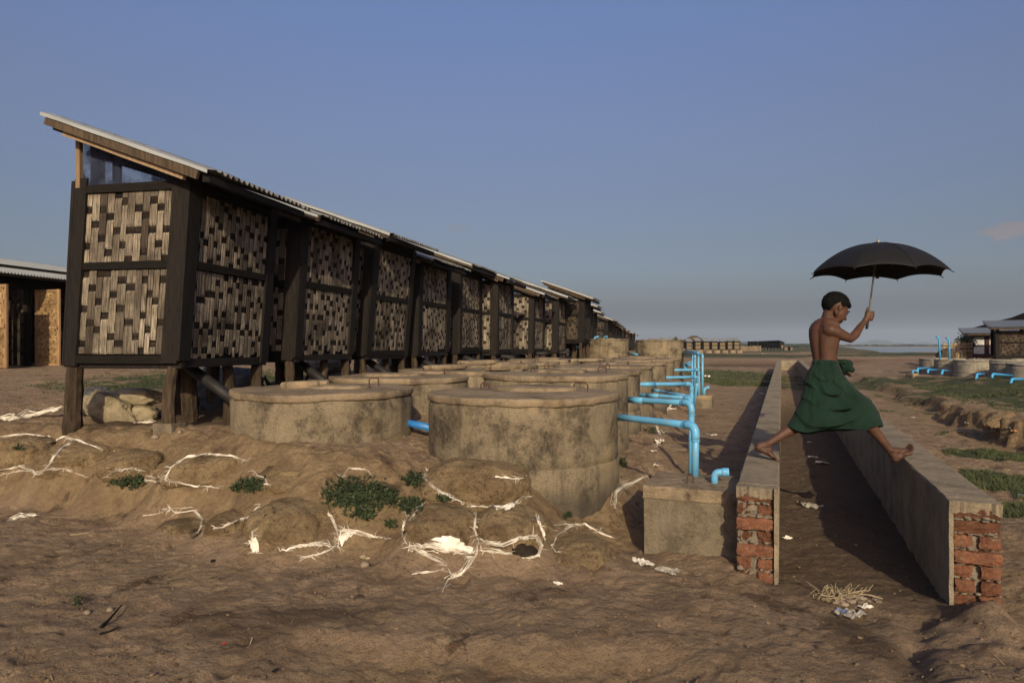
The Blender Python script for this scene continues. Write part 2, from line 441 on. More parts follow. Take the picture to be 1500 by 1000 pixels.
BAGP = [(25,664,110,52,5.63), (118,672,104,50,5.48), (203,682,90,52,5.33), (312,690,142,52,5.08), (440,700,120,50,4.73), (432,772,128,84,4.28), (545,748,120,88,4.45), (700,710,152,76,4.50), (650,775,112,74,4.12), (745,775,104,70,4.14), (848,812,96,50,4.12), (338,770,60,44,4.45), (268,772,64,26,4.6)]
def height(X, Y, detail=True):
    X = np.asarray(X, float); Y = np.asarray(Y, float)
    s, t = st(X, Y)
    n1 = fbm(X*.9, Y*.9, 3, 4); n2 = fbm(X*4, Y*4, 9, 4)
    z = .075 + .05*n1
    z = z + .05*(1-sst(-4.5, -1.0, X))*(1-sst(4.5, 6, Y))
    # mound that carries the latrines and tanks
    yf = np.interp(X, YFX, YFY)
    f = sst(-.05, .75, Y - yf + .12*n1)
    xr = .80 + .235*(Y-5.4) + .25*n1
    m = f*(1 - sst(-.1, .85, X - xr))
    m = np.where(Y > 5.0, (1 - sst(-.1, .85, X - xr))*np.maximum(f, 0), m)
    hm = .56 - .34*sst(-1.0, .5, X - .235*(Y-5.4)) + .30*sst(8, 17, Y)*(1 - sst(-.6, .5, X-.235*(Y-5.4)))
    hm = hm + .62*sst(16.5, 19.5, Y)*sst(-.8, .3, X-.235*(Y-5.4))*(1-sst(45, 75, Y))
    hm = hm*(1 - .65*sst(50, 90, Y))
    z = z + m*hm
    # soil banked up round every bag
    for (bx_, by_, bw_, bh_, bY) in BAGP:
        cX = (bx_-750)/1000*bY; rx = bw_/2*bY/1000; rz = bh_/2*bY/1000; cz = EYE-(by_-HOR)/1000*bY
        w_ = np.exp(-(((X-cX)/(1.25*rx))**4 + ((Y-bY-.04)/.34)**4))
        z = z + w_*np.maximum(0, cz + .30*rz - z)
    z = z - .13*np.exp(-(((X-.60)/.36)**2 + ((Y-4.66)/.34)**2))*(Y < 9)
    # foreground step at the bottom
    e = Y - (2.98 + .10*vnoise(X*2.3, X*0+3.3, 5) + .05*vnoise(X*7, X*0, 6))
    z = z - .07*(1 - sst(-.16, .04, e))*(1-sst(.45, .9, X))*sst(-1.1, -.5, X)
    # left foreground hump
    z = z + .04*np.exp(-(((X+2.0)/.7)**2 + ((Y-2.75)/.3)**2))
    # channel
    inch = sst(.08, .2, s)*(1-sst(1.05, 1.17, s))
    inside = inch*sst(-.15, .25, t)
    floor = .0 + .012*n2 + .02*sst(4, 30, t)
    z = z*(1-inside) + floor*inside
    # mouth of the channel, the runnel and the lumps beside it
    mouth = np.exp(-(((X-1.75)/.55)**2 + ((Y-3.45)/.42)**2))
    z = z - .055*mouth*(1-inside)
    cx = 1.50 + .70*(Y-2.6) + .05*vnoise(Y*5, Y*0, 8)
    gul = np.exp(-((X-cx)/.085)**2)*(1-sst(3.25, 3.5, Y))*sst(1.5, 2.2, Y)
    z = z - .045*gul
    lump = np.exp(-(((X-cx-.30)/.22)**2))*(1-sst(3.2, 3.5, Y))
    z = z + lump*(.02 + .09*np.maximum(vnoise(X*6, Y*6, 21), -.1))
    # ground to the right of the channel, low near the wall then a worn bank
    sb = 2.95 + .30*vnoise(t*.55, t*0, 31) + .28*vnoise(t*1.7, t*0, 32)
    sb = sb + .34*np.exp(-((t-8.1)/.55)**2) + .30*np.exp(-((t-10.9)/.5)**2) + .15*np.exp(-((t-12.8)/.5)**2)
    bank = sst(0, .15, s - sb + .22*n2 + .10*fbm(X*9, Y*9, 37, 3))*sst(5.6, 7.0, t)
    z = z + bank*(.30 + .12*fbm(X*1.1, Y*1.1, 36, 3) - .17*sst(7.5, 11, t)) + .22*sst(2.9, 6.5, s)*sst(7, 15, t)*(1-sst(40, 60, t)) - .07*sst(-.5,-.1,s-sb)*(1-sst(-.05,.1,s-sb))*sst(4, 6, t)*(1-sst(16, 20, t))
    z = z - .06*sst(1.2, 1.3, s)*(1-sst(1.35, 2.0, s))*(1-sst(.5, 2.0, t))
    z = z + .40*sst(14, 17, X-.1*(Y-24))*sst(23.5, 25.5, Y)*(1-sst(60, 90, Y))*0
    # lake basin
    lakeL = .47*Y + 6 + 6*vnoise(Y*.02, Y*0, 41)
    near = 112 + .12*(X-.6*Y) + 8*vnoise(X*.03, X*0, 42)
    lake = sst(0, 12, X-lakeL)*sst(0, 14, Y-near)*(1-sst(900, 1000, Y))
    bar = np.exp(-((Y-150)/12)**2)*sst(.56*150, .60*150, X)
    z = z - 1.5*lake + 1.1*lake*bar
    z = z + sst(400, 4000, Y)*1.2
    if detail:
        near = 1 - sst(9, 26, Y)
        z = z + near*(.012*fbm(X*2.2, Y*2.2, 51, 4) + .009*np.abs(fbm(X*7, Y*7, 52, 3)) + .012*fbm(X*17, Y*17, 53, 3) + .007*sst(.02, .07, fbm(X*5.5, Y*5.5, 57, 4)) - .006*sst(.04, .08, fbm(X*9, Y*9, 58, 3)))
        z = z + near*np.clip(m,0,1)*(1-sst(.9,1.4,Y-yf))*(.028*(.25-np.abs(fbm(X*9, Y*9, 56, 3)))) + near*m*(.04*fbm(X*5, Y*5, 54, 4) - .03*np.maximum(0, .1-np.abs(fbm(X*3.5, Y*3.5, 55, 3)))*2)
        # trodden footprints
        ix = np.floor(X*5.0); iy = np.floor(Y*5.0)
        ox = (ix + .25 + .5*_hash(ix, iy, 61))/5.0; oy = (iy + .25 + .5*_hash(ix, iy, 62))/5.0
        dd = np.sqrt(((X-ox)/.055)**2 + ((Y-oy)/.085)**2)
        z = z - near*.014*(1-sst(.55, 1.0, dd))*(_hash(ix, iy, 63) > .62)*(1-inside)
    return z
def gh(x, y):
    return float(height(np.array([x]), np.array([y]))[0])

def axis(fine_a, fine_b, step, lo, hi, grow=1.10, mid=None):
    a = list(np.arange(fine_a, fine_b, step))
    x, d = fine_b, step
    up = []
    while x < hi:
        up.append(x); d *= grow; x += d
    up.append(hi)
    x, d = fine_a, step; dn = []
    while x > lo:
        d *= grow; x -= d; dn.append(max(x, lo))
    return np.array(sorted(set(dn)) + a + up)
xs = axis(-3.4, 8.4, .0175, -6000, 6000, 1.055)
ys = axis(2.4, 8.0, .0165, -60, 6000, 1.022)
GX, GY = np.meshgrid(xs, ys)
GZ = height(GX, GY)
nx, ny = len(xs), len(ys)
def make_ground():
    me = bpy.data.meshes.new('ground')
    co = np.stack([GX.ravel(), GY.ravel(), GZ.ravel()], 1).astype(np.float32)
    idx = np.arange(nx*ny).reshape(ny, nx)
    q = np.stack([idx[:-1,:-1], idx[:-1,1:], idx[1:,1:], idx[1:,:-1]], -1).reshape(-1, 4)
    me.vertices.add(len(co)); me.vertices.foreach_set('co', co.ravel())
    me.loops.add(q.size); me.loops.foreach_set('vertex_index', q.ravel().astype(np.int32))
    me.polygons.add(len(q)); me.polygons.foreach_set('loop_start', np.arange(0, q.size, 4, dtype=np.int32))
    me.polygons.foreach_set('use_smooth', np.ones(len(q), bool))
    me.update(calc_edges=True)
    s, t = st(GX, GY)
    yf = np.interp(GX, YFX, YFY)
    mud = sst(-.15, .1, GY-yf)*(1-sst(.6, 1.0, GY-yf))*(1-sst(.7, 1.2, GX))*.8
    mud = np.maximum(mud, (1-sst(2.75, 2.98, GY))*(1-sst(.4, .8, GX))*.65*sst(-1.1, -.4, GX))
    bankm = sst(2.2, 2.7, s)*(1-sst(3.2, 3.6, s))*sst(4, 6, t)*(1-sst(20, 26, t))*.7
    mud = np.maximum(mud, bankm)
    wet_shade = sst(.1, .2, s)*(1-sst(1.05, 1.15, s))*sst(-.5, .3, t)*(1-sst(8, 16, t))*.8
    wet_shade = np.maximum(wet_shade, .75*ellmask(GX, GY, [(-.92, 3.18, .33, .10), (-1.2,3.0,.2,.06), (1.55, 3.05, .10, .35)], .6))
    wet_shade = np.maximum(wet_shade, .85*sst(-4.2,-3.6,GX)*(1-sst(-2.2,-1.6,GX-.235*(GY-5.4)))*sst(5.8,6.1,GY)*(1-sst(7.4, 8.5, GY)))  # dark soil under the nearest hut: wet ground plus painted shade
    g = ellmask(GX, GY, GRASS, .35)*.85
    g = np.maximum(g, ellmask(GX, GY, GRASS_FAR, .5)*.62)
    plate = sst(3.3, 3.9, s + .5*fbm(GX*1.3, GY*1.3, 78, 3))*sst(5.0, 7.0, t)*(1-sst(18, 26, t))*.66
    g = np.maximum(g, plate)
    band = sst(70, 84, GY)*(1-sst(110, 118, GY))*sst(-.3, .1, fbm(GX*.05, GY*.05, 77))*.75
    g = np.maximum(g, band)
    g = np.maximum(g, sst(112, 125, GY)*.62)*(1-.8*sst(850, 1000, GY))
    red = np.exp(-((GY-46-.1*GX)/7)**2)*sst(10, 18, GX)*.7
    for nm, a in (('mud', mud), ('wet_shade', wet_shade), ('grass', g), ('red', red)):
        k = me.attributes.new(nm, 'FLOAT', 'POINT'); k.data.foreach_set('value', np.clip(a, 0, 1).ravel().astype(np.float32))
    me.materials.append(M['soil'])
    o = bpy.data.objects.new('ground', me); col.objects.link(o); o['kind'] = 'structure'
    return o
ground = make_ground()
# a coarser copy of the surface to drop things on
def near_bvh():
    mx = (xs > -30) & (xs < 45); my = (ys > 1.0) & (ys < 60)
    ii = np.where(mx)[0]; jj = np.where(my)[0]
    X, Y, Z = GX[np.ix_(jj, ii)], GY[np.ix_(jj, ii)], GZ[np.ix_(jj, ii)]
    n = len(ii); k = len(jj)
    co = np.stack([X.ravel(), Y.ravel(), Z.ravel()], 1).tolist()
    idx = np.arange(n*k).reshape(k, n)
    q = np.stack([idx[:-1,:-1], idx[:-1,1:], idx[1:,1:], idx[1:,:-1]], -1).reshape(-1, 4).tolist()
    return BVHTree.FromPolygons(co, q)
GB = near_bvh()
SURF = [GB]
CAM = Vector((0, 0, EYE))
def hit(px, py):
    """the point of the built ground (and bags) seen at a photo pixel"""
    d = Vector(((px-750)/FPX, 1, -(py-HOR)/FPX)).normalized()
    best = None
    for b in SURF:
        r = b.ray_cast(CAM, d, 200)
        if r[0] is not None and (best is None or r[3] < best[2]): best = (r[0], r[1], r[3])
    if best is None:
        Y = EYE*FPX/max(py-HOR, 4); return P(px, py, Y), Vector((0,0,1))
    n = best[1] if best[1].z > 0 or abs(best[1].y) > .3 else -best[1]
    if n.dot(d) > 0: n = -n
    return best[0], n

# water
def flat_sheet(name, x0, x1, y0, y1, z, mat):
    m = MB(); m.add([(x0,y0,z),(x1,y0,z),(x1,y1,z),(x0,y1,z)], [(0,1,2,3)])
    o = m.build(name, mat); o['kind'] = 'structure'; return o
def water_material():
    t = NT('lake_water'); t.color((.035, .045, .05)); t.rough(.08); t.spec(.5)
    t.bump(t.noise(.9, 4, .6, t.mapping((.25, 1.2, 1), 'World')), .12); return t.m
M['water'] = water_material()
flat_sheet('water', 40, 1400, 95, 1010, -.42, M['water'])
# ------------------------------------------------------------------ channel walls
def channel_wall(s0, s1, t0, inner, label, seed, bx):
    """inner: 'hi' when the channel side is at s1, 'lo' when it is at s0"""
    rnd = random.Random(seed)
    H = .562
    root = empty('channel_wall', cpt((s0+s1)/2, t0, 0)); tag(root, label, 'wall', 'low walls of the drainage channel')
    b = MB(); n = 60; depth = .3
    be = t0 + .10
    sk = .022
    # the rendered body, in lengths so that its edge can wander a little
    rows = []
    for k in range(n+1):
        q = (k/n)**1.8; t = be + (CLEN-be)*q
        j = lambda a: rnd.uniform(-a, a)
        rows.append([cpt(s0+j(.005), t, -depth), cpt(s1+j(.004), t, -depth), cpt(s1+j(.004), t, H-.012+j(.003)), cpt(s1-.008, t, H+j(.004)), cpt(s0+.008, t, H+j(.004)), cpt(s0+j(.004), t, H-.012+j(.003))])
    vs = [p for r in rows for p in r]; fs = []
    for k in range(n):
        for i in range(6):
            j2 = (i+1) % 6; fs.append((k*6+i, k*6+j2, (k+1)*6+j2, (k+1)*6+i))
    fs.append(tuple(reversed(range(6)))); fs.append(tuple(range(n*6, n*6+6)))
    b.add(vs, fs); b.build('rendered_body', M['wallc'], root, local=False)
    # skim of render that runs on past the brick at the channel side, and the cap
    k = MB()
    if inner == 'hi': a0, a1 = s1-sk, s1-.002
    else: a0, a1 = s0+.002, s0+sk
    pr = []
    for q in range(12):
        z = -.12 + (H+.12)*q/11
        tt = t0 - .005 + rnd.uniform(0, .02)
        pr.append((cpt(a0, tt, z), cpt(a1, tt, z), cpt(a1, be-.001, z), cpt(a0, be-.001, z)))
    vs = [p for r in pr for p in r]; fs = []
    for q in range(11):
        for i in range(4):
            j2 = (i+1) % 4; fs.append((q*4+i, q*4+j2, (q+1)*4+j2, (q+1)*4+i))
    fs += [(3,2,1,0), (44,45,46,47)]
    k.add(vs, fs); k.build('render_skim', M['wallc'], root, local=False)
    c = MB(); cn = 14; lo0, lo1 = (s0, s1-sk-.001) if inner == 'hi' else (s0+sk+.001, s1)
    vs = []; fs = []
    for q in range(cn+1):
        s = lo0 + (lo1-lo0)*q/cn
        tf = t0 + .012 + rnd.uniform(.0, .016); zz = H - .058 - rnd.uniform(0, .014)
        vs += [cpt(s, tf, H-.004), cpt(s, tf+.012, zz), cpt(s, be-.001, zz-.002), cpt(s, be-.001, H-.002)]
    for q in range(cn):
        for i in range(4):
            j2 = (i+1) % 4; fs.append((q*4+i, (q+1)*4+i, (q+1)*4+j2, q*4+j2))
    fs += [(0,1,2,3), (cn*4+3, cn*4+2, cn*4+1, cn*4)]
    c.add(vs, fs); c.build('cap_edge', M['wallc'], root, local=False)
    # mortar core behind the bricks
    core = MB(); ns, nz = 10, 16; vs = []; fs = []
    for iz in range(nz+1):
        for i in range(ns+1):
            s = lo0+.008 + (lo1-lo0-.016)*i/ns; z = -.06 + (H-.01)*iz/nz
            vs.append(cpt(s, t0 + .052 + rnd.uniform(-.010, .012), z))
    for iz in range(nz):
        for i in range(ns):
            a = iz*(ns+1)+i; fs.append((a, a+1, a+ns+2, a+ns+1))
    core.add(vs, fs)
    for iz in range(60):   # squeezed mortar lumps
        s = rnd.uniform(lo0+.01, lo1-.01); row = rnd.randrange(0, 7); z = .022 + .075*row + rnd.uniform(-.008, .008)
        core.ell(cpt(s, t0+.040+rnd.uniform(-.008,.008), z), (rnd.uniform(.008,.022), rnd.uniform(.01,.018), rnd.uniform(.004,.010)), nu=7, nv=5)
    core.build('mortar', M['mortar'], root, local=False)
    br = MB()
    z = -.055; row = 0
    while z < H-.075:
        parts = bx[row % len(bx)]
        for (u0, u1, out, tone) in parts:
            sa = lo0 + (lo1-lo0)*u0 + .004; sb = lo0 + (lo1-lo0)*u1 - .004
            t1 = t0 + out
            # a rough faced brick: front face is a small grid with chips
            g = 6; h = 4; vs = []; fs = []
            za, zb = z+.004, z+.066
            for iz in range(h+1):
                for i in range(g+1):
                    s = sa+(sb-sa)*i/g; zz = za+(zb-za)*iz/h
                    edge = (i in (0, g)) + (iz in (0, h))
                    d = rnd.uniform(-.003, .003) + edge*rnd.uniform(.001, .009)
                    if tone < .6: d += rnd.uniform(-.004, .010)
                    vs.append(cpt(s + (rnd.uniform(-.004,.004) if edge else 0), t1+d, zz + (rnd.uniform(-.004,.004) if edge else 0)))
            for iz in range(h):
                for i in range(g):
                    a = iz*(g+1)+i; fs.append((a, a+1, a+g+2, a+g+1))
            nb = len(vs)
            ring = [i for i in range(g+1)] + [(r+1)*(g+1)+g for r in range(h)] + [h*(g+1)+i for i in range(g-1, -1, -1)] + [r*(g+1) for r in range(h-1, 0, -1)]
            for q in ring:
                p = vs[q]; ds = p - cpt(0, 0, 0)
                s_, t_ = st(p.x, p.y); vs.append(cpt(s_, t0+.097, p.z))
            L = len(ring)
            for q in range(L):
                fs.append((ring[q], nb+q, nb+(q+1) % L, ring[(q+1) % L]))
            br.add(vs, fs, tone + rnd.uniform(-.12, .12))
        z += .075; row += 1
    br.build('brickwork', M['brick'], root, local=False)
    return root
# brick courses from the bottom up: (from, to, set-back, tone)
LB = [[(0,1,.03,.4)], [(.55,1,.02,.75),(0,.5,.05,.3)], [(0,.42,.03,.55),(.55,.98,.025,.6)], [(0,1,.012,.8)], [(0,.45,.05,.15),(.56,1,.03,.3)], [(0,1,.008,.95)], [(0,.44,.045,.2),(.56,1,.035,.35)], [(0,1,.03,.35)]]
RB = [[(0,1.02,-.02,.35)], [(0,.47,.02,.5),(.52,1,.015,.65)], [(.03,.46,.02,.75),(.56,1,.012,.5)], [(0,.42,.025,.85),(.56,.98,.02,.8)], [(0,1.0,.004,.85)], [(0,.42,.03,.9),(.52,1,.025,.8)], [(0,1,.03,.35)], [(0,1,.03,.15)]]
channel_wall(WL[0], WL[1], 0.0, 'hi', 'low concrete channel wall beside the blue pipes, under the rear foot of the jumping boy', 5, LB)
channel_wall(WR[0], WR[1], .02, 'lo', 'low concrete channel wall with an orange brick end, on the grassy side', 6, RB)
m = MB(); a = [cpt(WL[1]+.003, CLEN-.05, -.2), cpt(WR[0]-.003, CLEN-.05, -.2), cpt(WR[0]-.003, CLEN+.15, -.2), cpt(WL[1]+.003, CLEN+.15, -.2)]
m.add(a + [p + Vector((0,0,.76)) for p in a], [(3,2,1,0),(4,5,6,7),(0,1,5,4),(1,2,6,5),(2,3,7,6),(3,0,4,7)])
tag(m.build('end_wall', M['wallc']), 'short concrete cross wall closing the far end of the channel', 'wall')

# ------------------------------------------------------------------ woven latrine huts
def weave_panel(mb_l, mb_d, O, ex, ez, w, h, n, rnd, cw=.066, ragged=0.0):
    """O lower left corner, ex/ez unit axes, n outward normal. Vertical splints over dark weft."""
    O = Vector(O); ex = Vector(ex); ez = Vector(ez); n = Vector(n)
    nc = max(3, int(round(w/cw))); cw = w/nc
    ch = cw*.90; nr = max(3, int(round(h/ch))); ch = h/nr
    q = lambda x, z, o=0: O + ex*x + ez*z + n*o
    mb_d.add([q(0,0,-.012), q(w,0,-.012), q(w,h,-.012), q(0,h,-.012)], [(0,1,2,3)], .05)  # darkest-toned backing sheet, paints the dim interior behind the splints
    shift = rnd.randrange(5)
    ed = [0.0]
    for c in range(nc): ed.append(ed[-1] + rnd.uniform(.72, 1.3))
    ed = [e*w/ed[-1] for e in ed]
    for c in range(nc):
        # 5-shaft satin: each weft shows once in five rows, now and then a stray
        per = 5
        holes = [r for r in range(-1, nr+1) if (r + c*2 + shift) % per == 0]
        holes = [r + (rnd.choice((-1, 0, 0, 1)) if rnd.random() < .6 else 0) for r in holes if rnd.random() > .06]
        holes = sorted(set(holes))
        x0 = ed[c] + .001 + rnd.uniform(0, .003); x1 = ed[c+1] - .001 - rnd.uniform(0, .003)
        base = rnd.uniform(.2, .9); sk = rnd.uniform(-.0015, .0015)
        prev = -9
        for r in holes:
            if 0 <= r < nr:
                for u in range(3):
                    za = r*ch + u*ch/3 + .001; zb = za + ch/3 - .002
                    mb_d.add([q(x0, za, -.006), q(x1, za, -.006), q(x1, zb, -.006), q(x0, zb, -.006)], [(0,1,2,3)], rnd.uniform(.1, .9))
        spans = []; last = 0.0 if ragged == 0 else -rnd.uniform(0, ragged)
        for r in holes:
            za = r*ch
            if za - last > .03: spans.append((last, min(za, h)))
            last = max((r+1)*ch, last)
        if h - last > .02: spans.append((last, h))
        for (za, zb) in spans:
            tn = min(1, max(0, base + rnd.uniform(-.28, .28)))
            ks = 4; vs = []; fs = []
            sp = rnd.random() < .5
            subs = [(x0, x1)] if not sp else [(x0, x0+(x1-x0)*rnd.uniform(.35,.65)-.001)]
            if sp: subs.append((subs[0][1]+.002, x1))
            for (a, b) in subs:
                vs = []; fs = []
                for k in range(ks+1):
                    u = (0, .08, .5, .92, 1)[k]; z = za + (zb-za)*u
                    o = .0035 if 0 < u < 1 else -.002
                    vs += [q(a+sk*u, z, o-.001), q((a+b)/2+sk*u, z, o+.0015), q(b+sk*u, z, o-.001)]
                for k in range(ks):
                    fs += [(k*3, k*3+1, k*3+4, k*3+3), (k*3+1, k*3+2, k*3+5, k*3+4)]
                mb_l.add(vs, fs, min(1, max(0, tn + rnd.uniform(-.08, .08))))

def corrugated(x0, x1, y0, y1, zf, pitch=.076, amp=.017, per=8, nxs=3):
    """corrugations run along x (down the slope); zf(x,y) gives the plane"""
    n = max(4, int((y1-y0)/pitch*per)); vs = []; fs = []
    for k in range(nxs+1):
        x = x0 + (x1-x0)*k/nxs
        for i in range(n+1):
            y = y0 + (y1-y0)*i/n
            vs.append((x, y, zf(x, y) + amp*math.sin(2*math.pi*(y-y0)/pitch)))
    for k in range(nxs):
        for i in range(n):
            a = k*(n+1)+i; fs.append((a, a+1, a+n+2, a+n+1))
    return vs, fs

def sheared(mb, k):
    mb.v = [(p[0]+k*p[2], p[1], p[2]) for p in mb.v]; return mb

def make_hut(X, Y, zf, a, lean, label, seed, group, W=1.08, D=1.3, H=1.48, light='weave', ragged=True, ground_z=None, roofdz=0.0, pipe=True, tint=0.0):
    rnd = random.Random(seed); rz = -math.atan(a)
    root = empty('latrine_hut', (X, Y, zf), rz); tag(root, label, 'latrine hut', group)
    ca, sa = math.cos(rz), math.sin(rz)
    gz = lambda lx, ly: gh(X + lx*ca - ly*sa, Y + lx*sa + ly*ca) - zf
    S = lambda mb: sheared(mb, lean)
    pw, pt = .13, .024
    # corner posts, two boards each
    for (cx, cy, dx, dy) in ((0,0,-1,1), (-W,0,1,1), (0,D,-1,-1), (-W,D,1,-1)):
        b = MB(); zb = -.05 - rnd.uniform(0, .05); zt = H + rnd.uniform(0, .04)
        oy = -pt if dy > 0 else pt; ox = pt if dx < 0 else -pt
        xx = sorted((cx, cx + dx*(pw+rnd.uniform(-.015, .02)))); yy = sorted((cy, cy+oy))
        b.box(xx[0], xx[1], yy[0], yy[1], zb, zt, jit=.005, tone=rnd.random())
        xx = sorted((cx+.001*dx, cx+ox)); yy = sorted((cy+oy*1.08, cy+dy*(pw-.01+rnd.uniform(-.015,.02))))
        b.box(xx[0], xx[1], yy[0], yy[1], zb+.02, zt-.02, jit=.005, tone=rnd.random())
        S(b).build('corner_post', M['darkwood'], root)
    zm = .72 + rnd.uniform(-.02, .02)
    inn = pw - .03
    for z0, z1 in ((H-.115, H-.045), (zm, zm+.062), (-.055, .015)):
        for face in range(4):
            if face == 1 and z0 < 0 and ragged: continue
            b = MB(); j = rnd.uniform(-.01, .01)
            if face == 0: b.box(-W+inn, -inn, -.019, .004, z0+j, z1+j, jit=.004, tone=rnd.random())
            if face == 2: b.box(-W+inn, -inn, D-.004, D+.019, z0+j, z1+j, jit=.004, tone=rnd.random())
            if face == 1: b.box(-.004, .019, inn, D-inn, z0+j, z1+j, jit=.004, tone=rnd.random())
            if face == 3: b.box(-W-.019, -W+.004, inn, D-inn, z0+j, z1+j, jit=.004, tone=rnd.random())
            S(b).build('rail', M['rail'], root)
    pan = [((-W+inn, 0, 0), (1,0,0), W-2*inn, (0,-1,0)), ((0, inn, 0), (0,1,0), D-2*inn, (1,0,0)),
           ((-inn, D, 0), (-1,0,0), W-2*inn, (0,1,0)), ((-W, D-inn, 0), (0,-1,0), D-2*inn, (-1,0,0))]
    for fi, (o, ex, w, n) in enumerate(pan):
        for (z0, z1) in ((0.016, zm-.001), (zm+.055, H-.095)):
            rg = .06 if (fi == 1 and ragged and z0 < .1) else 0.0
            L_ = MB(); D_ = MB()
            weave_panel(L_, D_, (o[0]-n[0]*.004, o[1]-n[1]*.004, z0), ex, (0,0,1), w, z1-z0, n, rnd, .066 if fi in (0, 2) else .062, rg)
            pnl = S(L_).build('woven_panel', M[light], root)
            S(D_).build('weft_and_backing', M['weavedark'], pnl)
    # floor and bearers
    b = MB(); b.box(-W+.03, -.03, .03, D-.03, -.022, .01); S(b).build('floor', M['darkwood'], root)
    b = MB()
    for y in (.05, D-.05): b.box(-W-.02, .01, y-.035, y+.035, -.105, -.024, jit=.006, tone=rnd.random())
    b.box(-.06, .0, .09, D-.067, -.095, -.026, jit=.004); b.box(-W, -W+.06, .09, D-.09, -.095, -.026, jit=.004)
    b.build('bearer', M['darkwood'], root)
    # roof
    zr = lambda x, y=0: H + .075 + roofdz - .36*x
    y0, y1 = -.20, D+.07; x0, x1 = -W-.14, .34
    vs, fs = corrugated(x0, x1, y0+.12, y1, lambda x, y: zr(x)+.022)
    offs = [rnd.uniform(-.05, .035) for _ in range(9)]; lif = [rnd.uniform(-.006, .014) for _ in range(9)]
    def edge(p):
        k = int((p[1]-y0)/.46) % 9; q = (p[0]-x0)/(x1-x0)
        return (p[0] + lean*H + offs[k]*q*q, p[1], p[2] + lif[k] + (.36*-offs[k]*q*q) + rnd.uniform(-.003, .003))
    r = MB().add([edge(p) for p in vs], fs)
    roof = r.build('roof', M['sheet'], root, smooth=True)
    f = MB(); wv = []
    for k in range(9):
        x = x0-.015 + (x1-.02-x0)*k/8; z = zr(x)
        wv += [(x+lean*H, y0-.012, z-.010+rnd.uniform(-.004,.004)), (x+lean*H, y0-.008, z+.018+rnd.uniform(-.003,.003)), (x+lean*H, y0+.10, z+.040), (x+lean*H, y0+.20, z+.036)]
    fs = []
    for k in range(8):
        for i in range(3): fs.append((k*4+i, k*4+i+1, k*4+i+5, k*4+i+4))
    f.add(wv, fs); f.build('flashing', M['iron'], roof)
    sh = Vector((lean*H, 0, 0))
    b = MB(); b.beam(Vector((x0+.02, y0+.015, zr(x0)-.045))+sh, Vector((x1-.12+rnd.uniform(-.05,.1), y0+.015, zr(x1-.12)-.045))+sh, .03, .07, segs=4, jit=.002, tone=rnd.random())
    b.build('barge_board', M['wood'], root)
    b = MB(); b.beam(Vector((-W+.02, y0+.055, zr(-W)-.095))+sh, Vector((.06, y0+.055, zr(.06)-.10))+sh, .035, .05, segs=4, jit=.002, tone=rnd.random())
    b.build('rafter', M['newwood'] if rnd.random() < .4 else M['wood'], root)
    b = MB(); b.beam(Vector((x0+.10, y1-.12, zr(x0)-.05))+sh, Vector((x1-.1, y1-.12, zr(x1)-.02))+sh, .03, .07, segs=3, jit=.002, tone=rnd.random())
    b.build('rafter', M['wood'], root)
    for xx in (x1-.05, -W/2, x0+.12):
        b = MB(); b.beam(Vector((xx-.03, y0+.04, zr(xx)-.045))+sh, Vector((xx-.03, y1-.02, zr(xx)-.045))+sh, .06, .055, segs=3, jit=.003, tone=rnd.random())
        b.build('purlin', M['darkwood'] if xx > 0 else M['wood'], root)
    b = MB(); b.box(-.05, .015, .03, D-.03, H-.04, H+.055, jit=.004, tone=.3); S(b).build('wall_plate', M['darkwood'], root)
    # studs that lift the high side and the netting behind them
    for (sx, sy, mt, ww) in ((-W+.035, -.012, 'newwood', .04), (-W+.16, .05, 'darkwood', .11), (-W+.34, .06, 'darkwood', .06), (-W+.05, D-.05, 'wood', .06)):
        b = MB(); b.beam(Vector((sx, sy, H-.06))+sh, Vector((sx, sy, zr(sx)-.06))+sh, ww, .04, up=(0,1,0), tone=rnd.random())
        b.build('stud', M[mt], root)
    b = MB(); b.beam(Vector((-W+.10, .10, zr(-W)-.20))+sh, Vector((-.02, .10, zr(0)-.12))+sh, .05, .075, segs=3, jit=.003, tone=.2); b.build('rafter', M['darkwood'], root)
    b = MB(); n = 12; vs = []; fs = []
    for k in range(n+1):
        x = -W + .04 + (W-.1)*k/n
        vs += [(x+lean*H, .02+rnd.uniform(-.012,.012), H-.06-rnd.uniform(0,.06)), (x+lean*H, .02+rnd.uniform(-.012,.012), max(H, zr(x)-.10))]
    for k in range(n): fs.append((2*k, 2*k+2, 2*k+3, 2*k+1))
    b.add(vs, fs); b.build('netting', M['net'], root)
    # stilts
    legs = [(-.08, .04, .095, 1), (-W+.06, .03, .13, 0), (-.06, D-.06, .10, 0), (-W+.1, D-.05, .12, 0), (-W/2+.15, D*.5, .13, 0), (-.1, D*.62, .09, 0)]
    for (lx, ly, w, foot) in legs:
        g = gz(lx, ly); top = -.09
        bt = Vector((lx + rnd.uniform(-.03, .03), ly + rnd.uniform(-.02, .02), g - .05)); tp = Vector((lx, ly, top))
        b = MB(); ks = 9; bend = Vector((rnd.uniform(-.02,.02), rnd.uniform(-.02,.02), 0))
        b.tube([bt.lerp(tp, k/ks) + bend*math.sin(math.pi*k/ks) for k in range(ks+1)], [w*.56*(1.05-.15*k/ks)*rnd.uniform(.93, 1.07) for k in range(ks+1)], 9, tone=rnd.uniform(.2, .8), jit=.07)
        lg = b.build('leg', M['post'], root)
        if foot:
            b = MB(); c = bt
            b.box(c.x-.085, c.x+.095, c.y-.085, c.y+.085, g-.10, g+.045, jit=.012); b.build('footing', M['boxc'], lg)
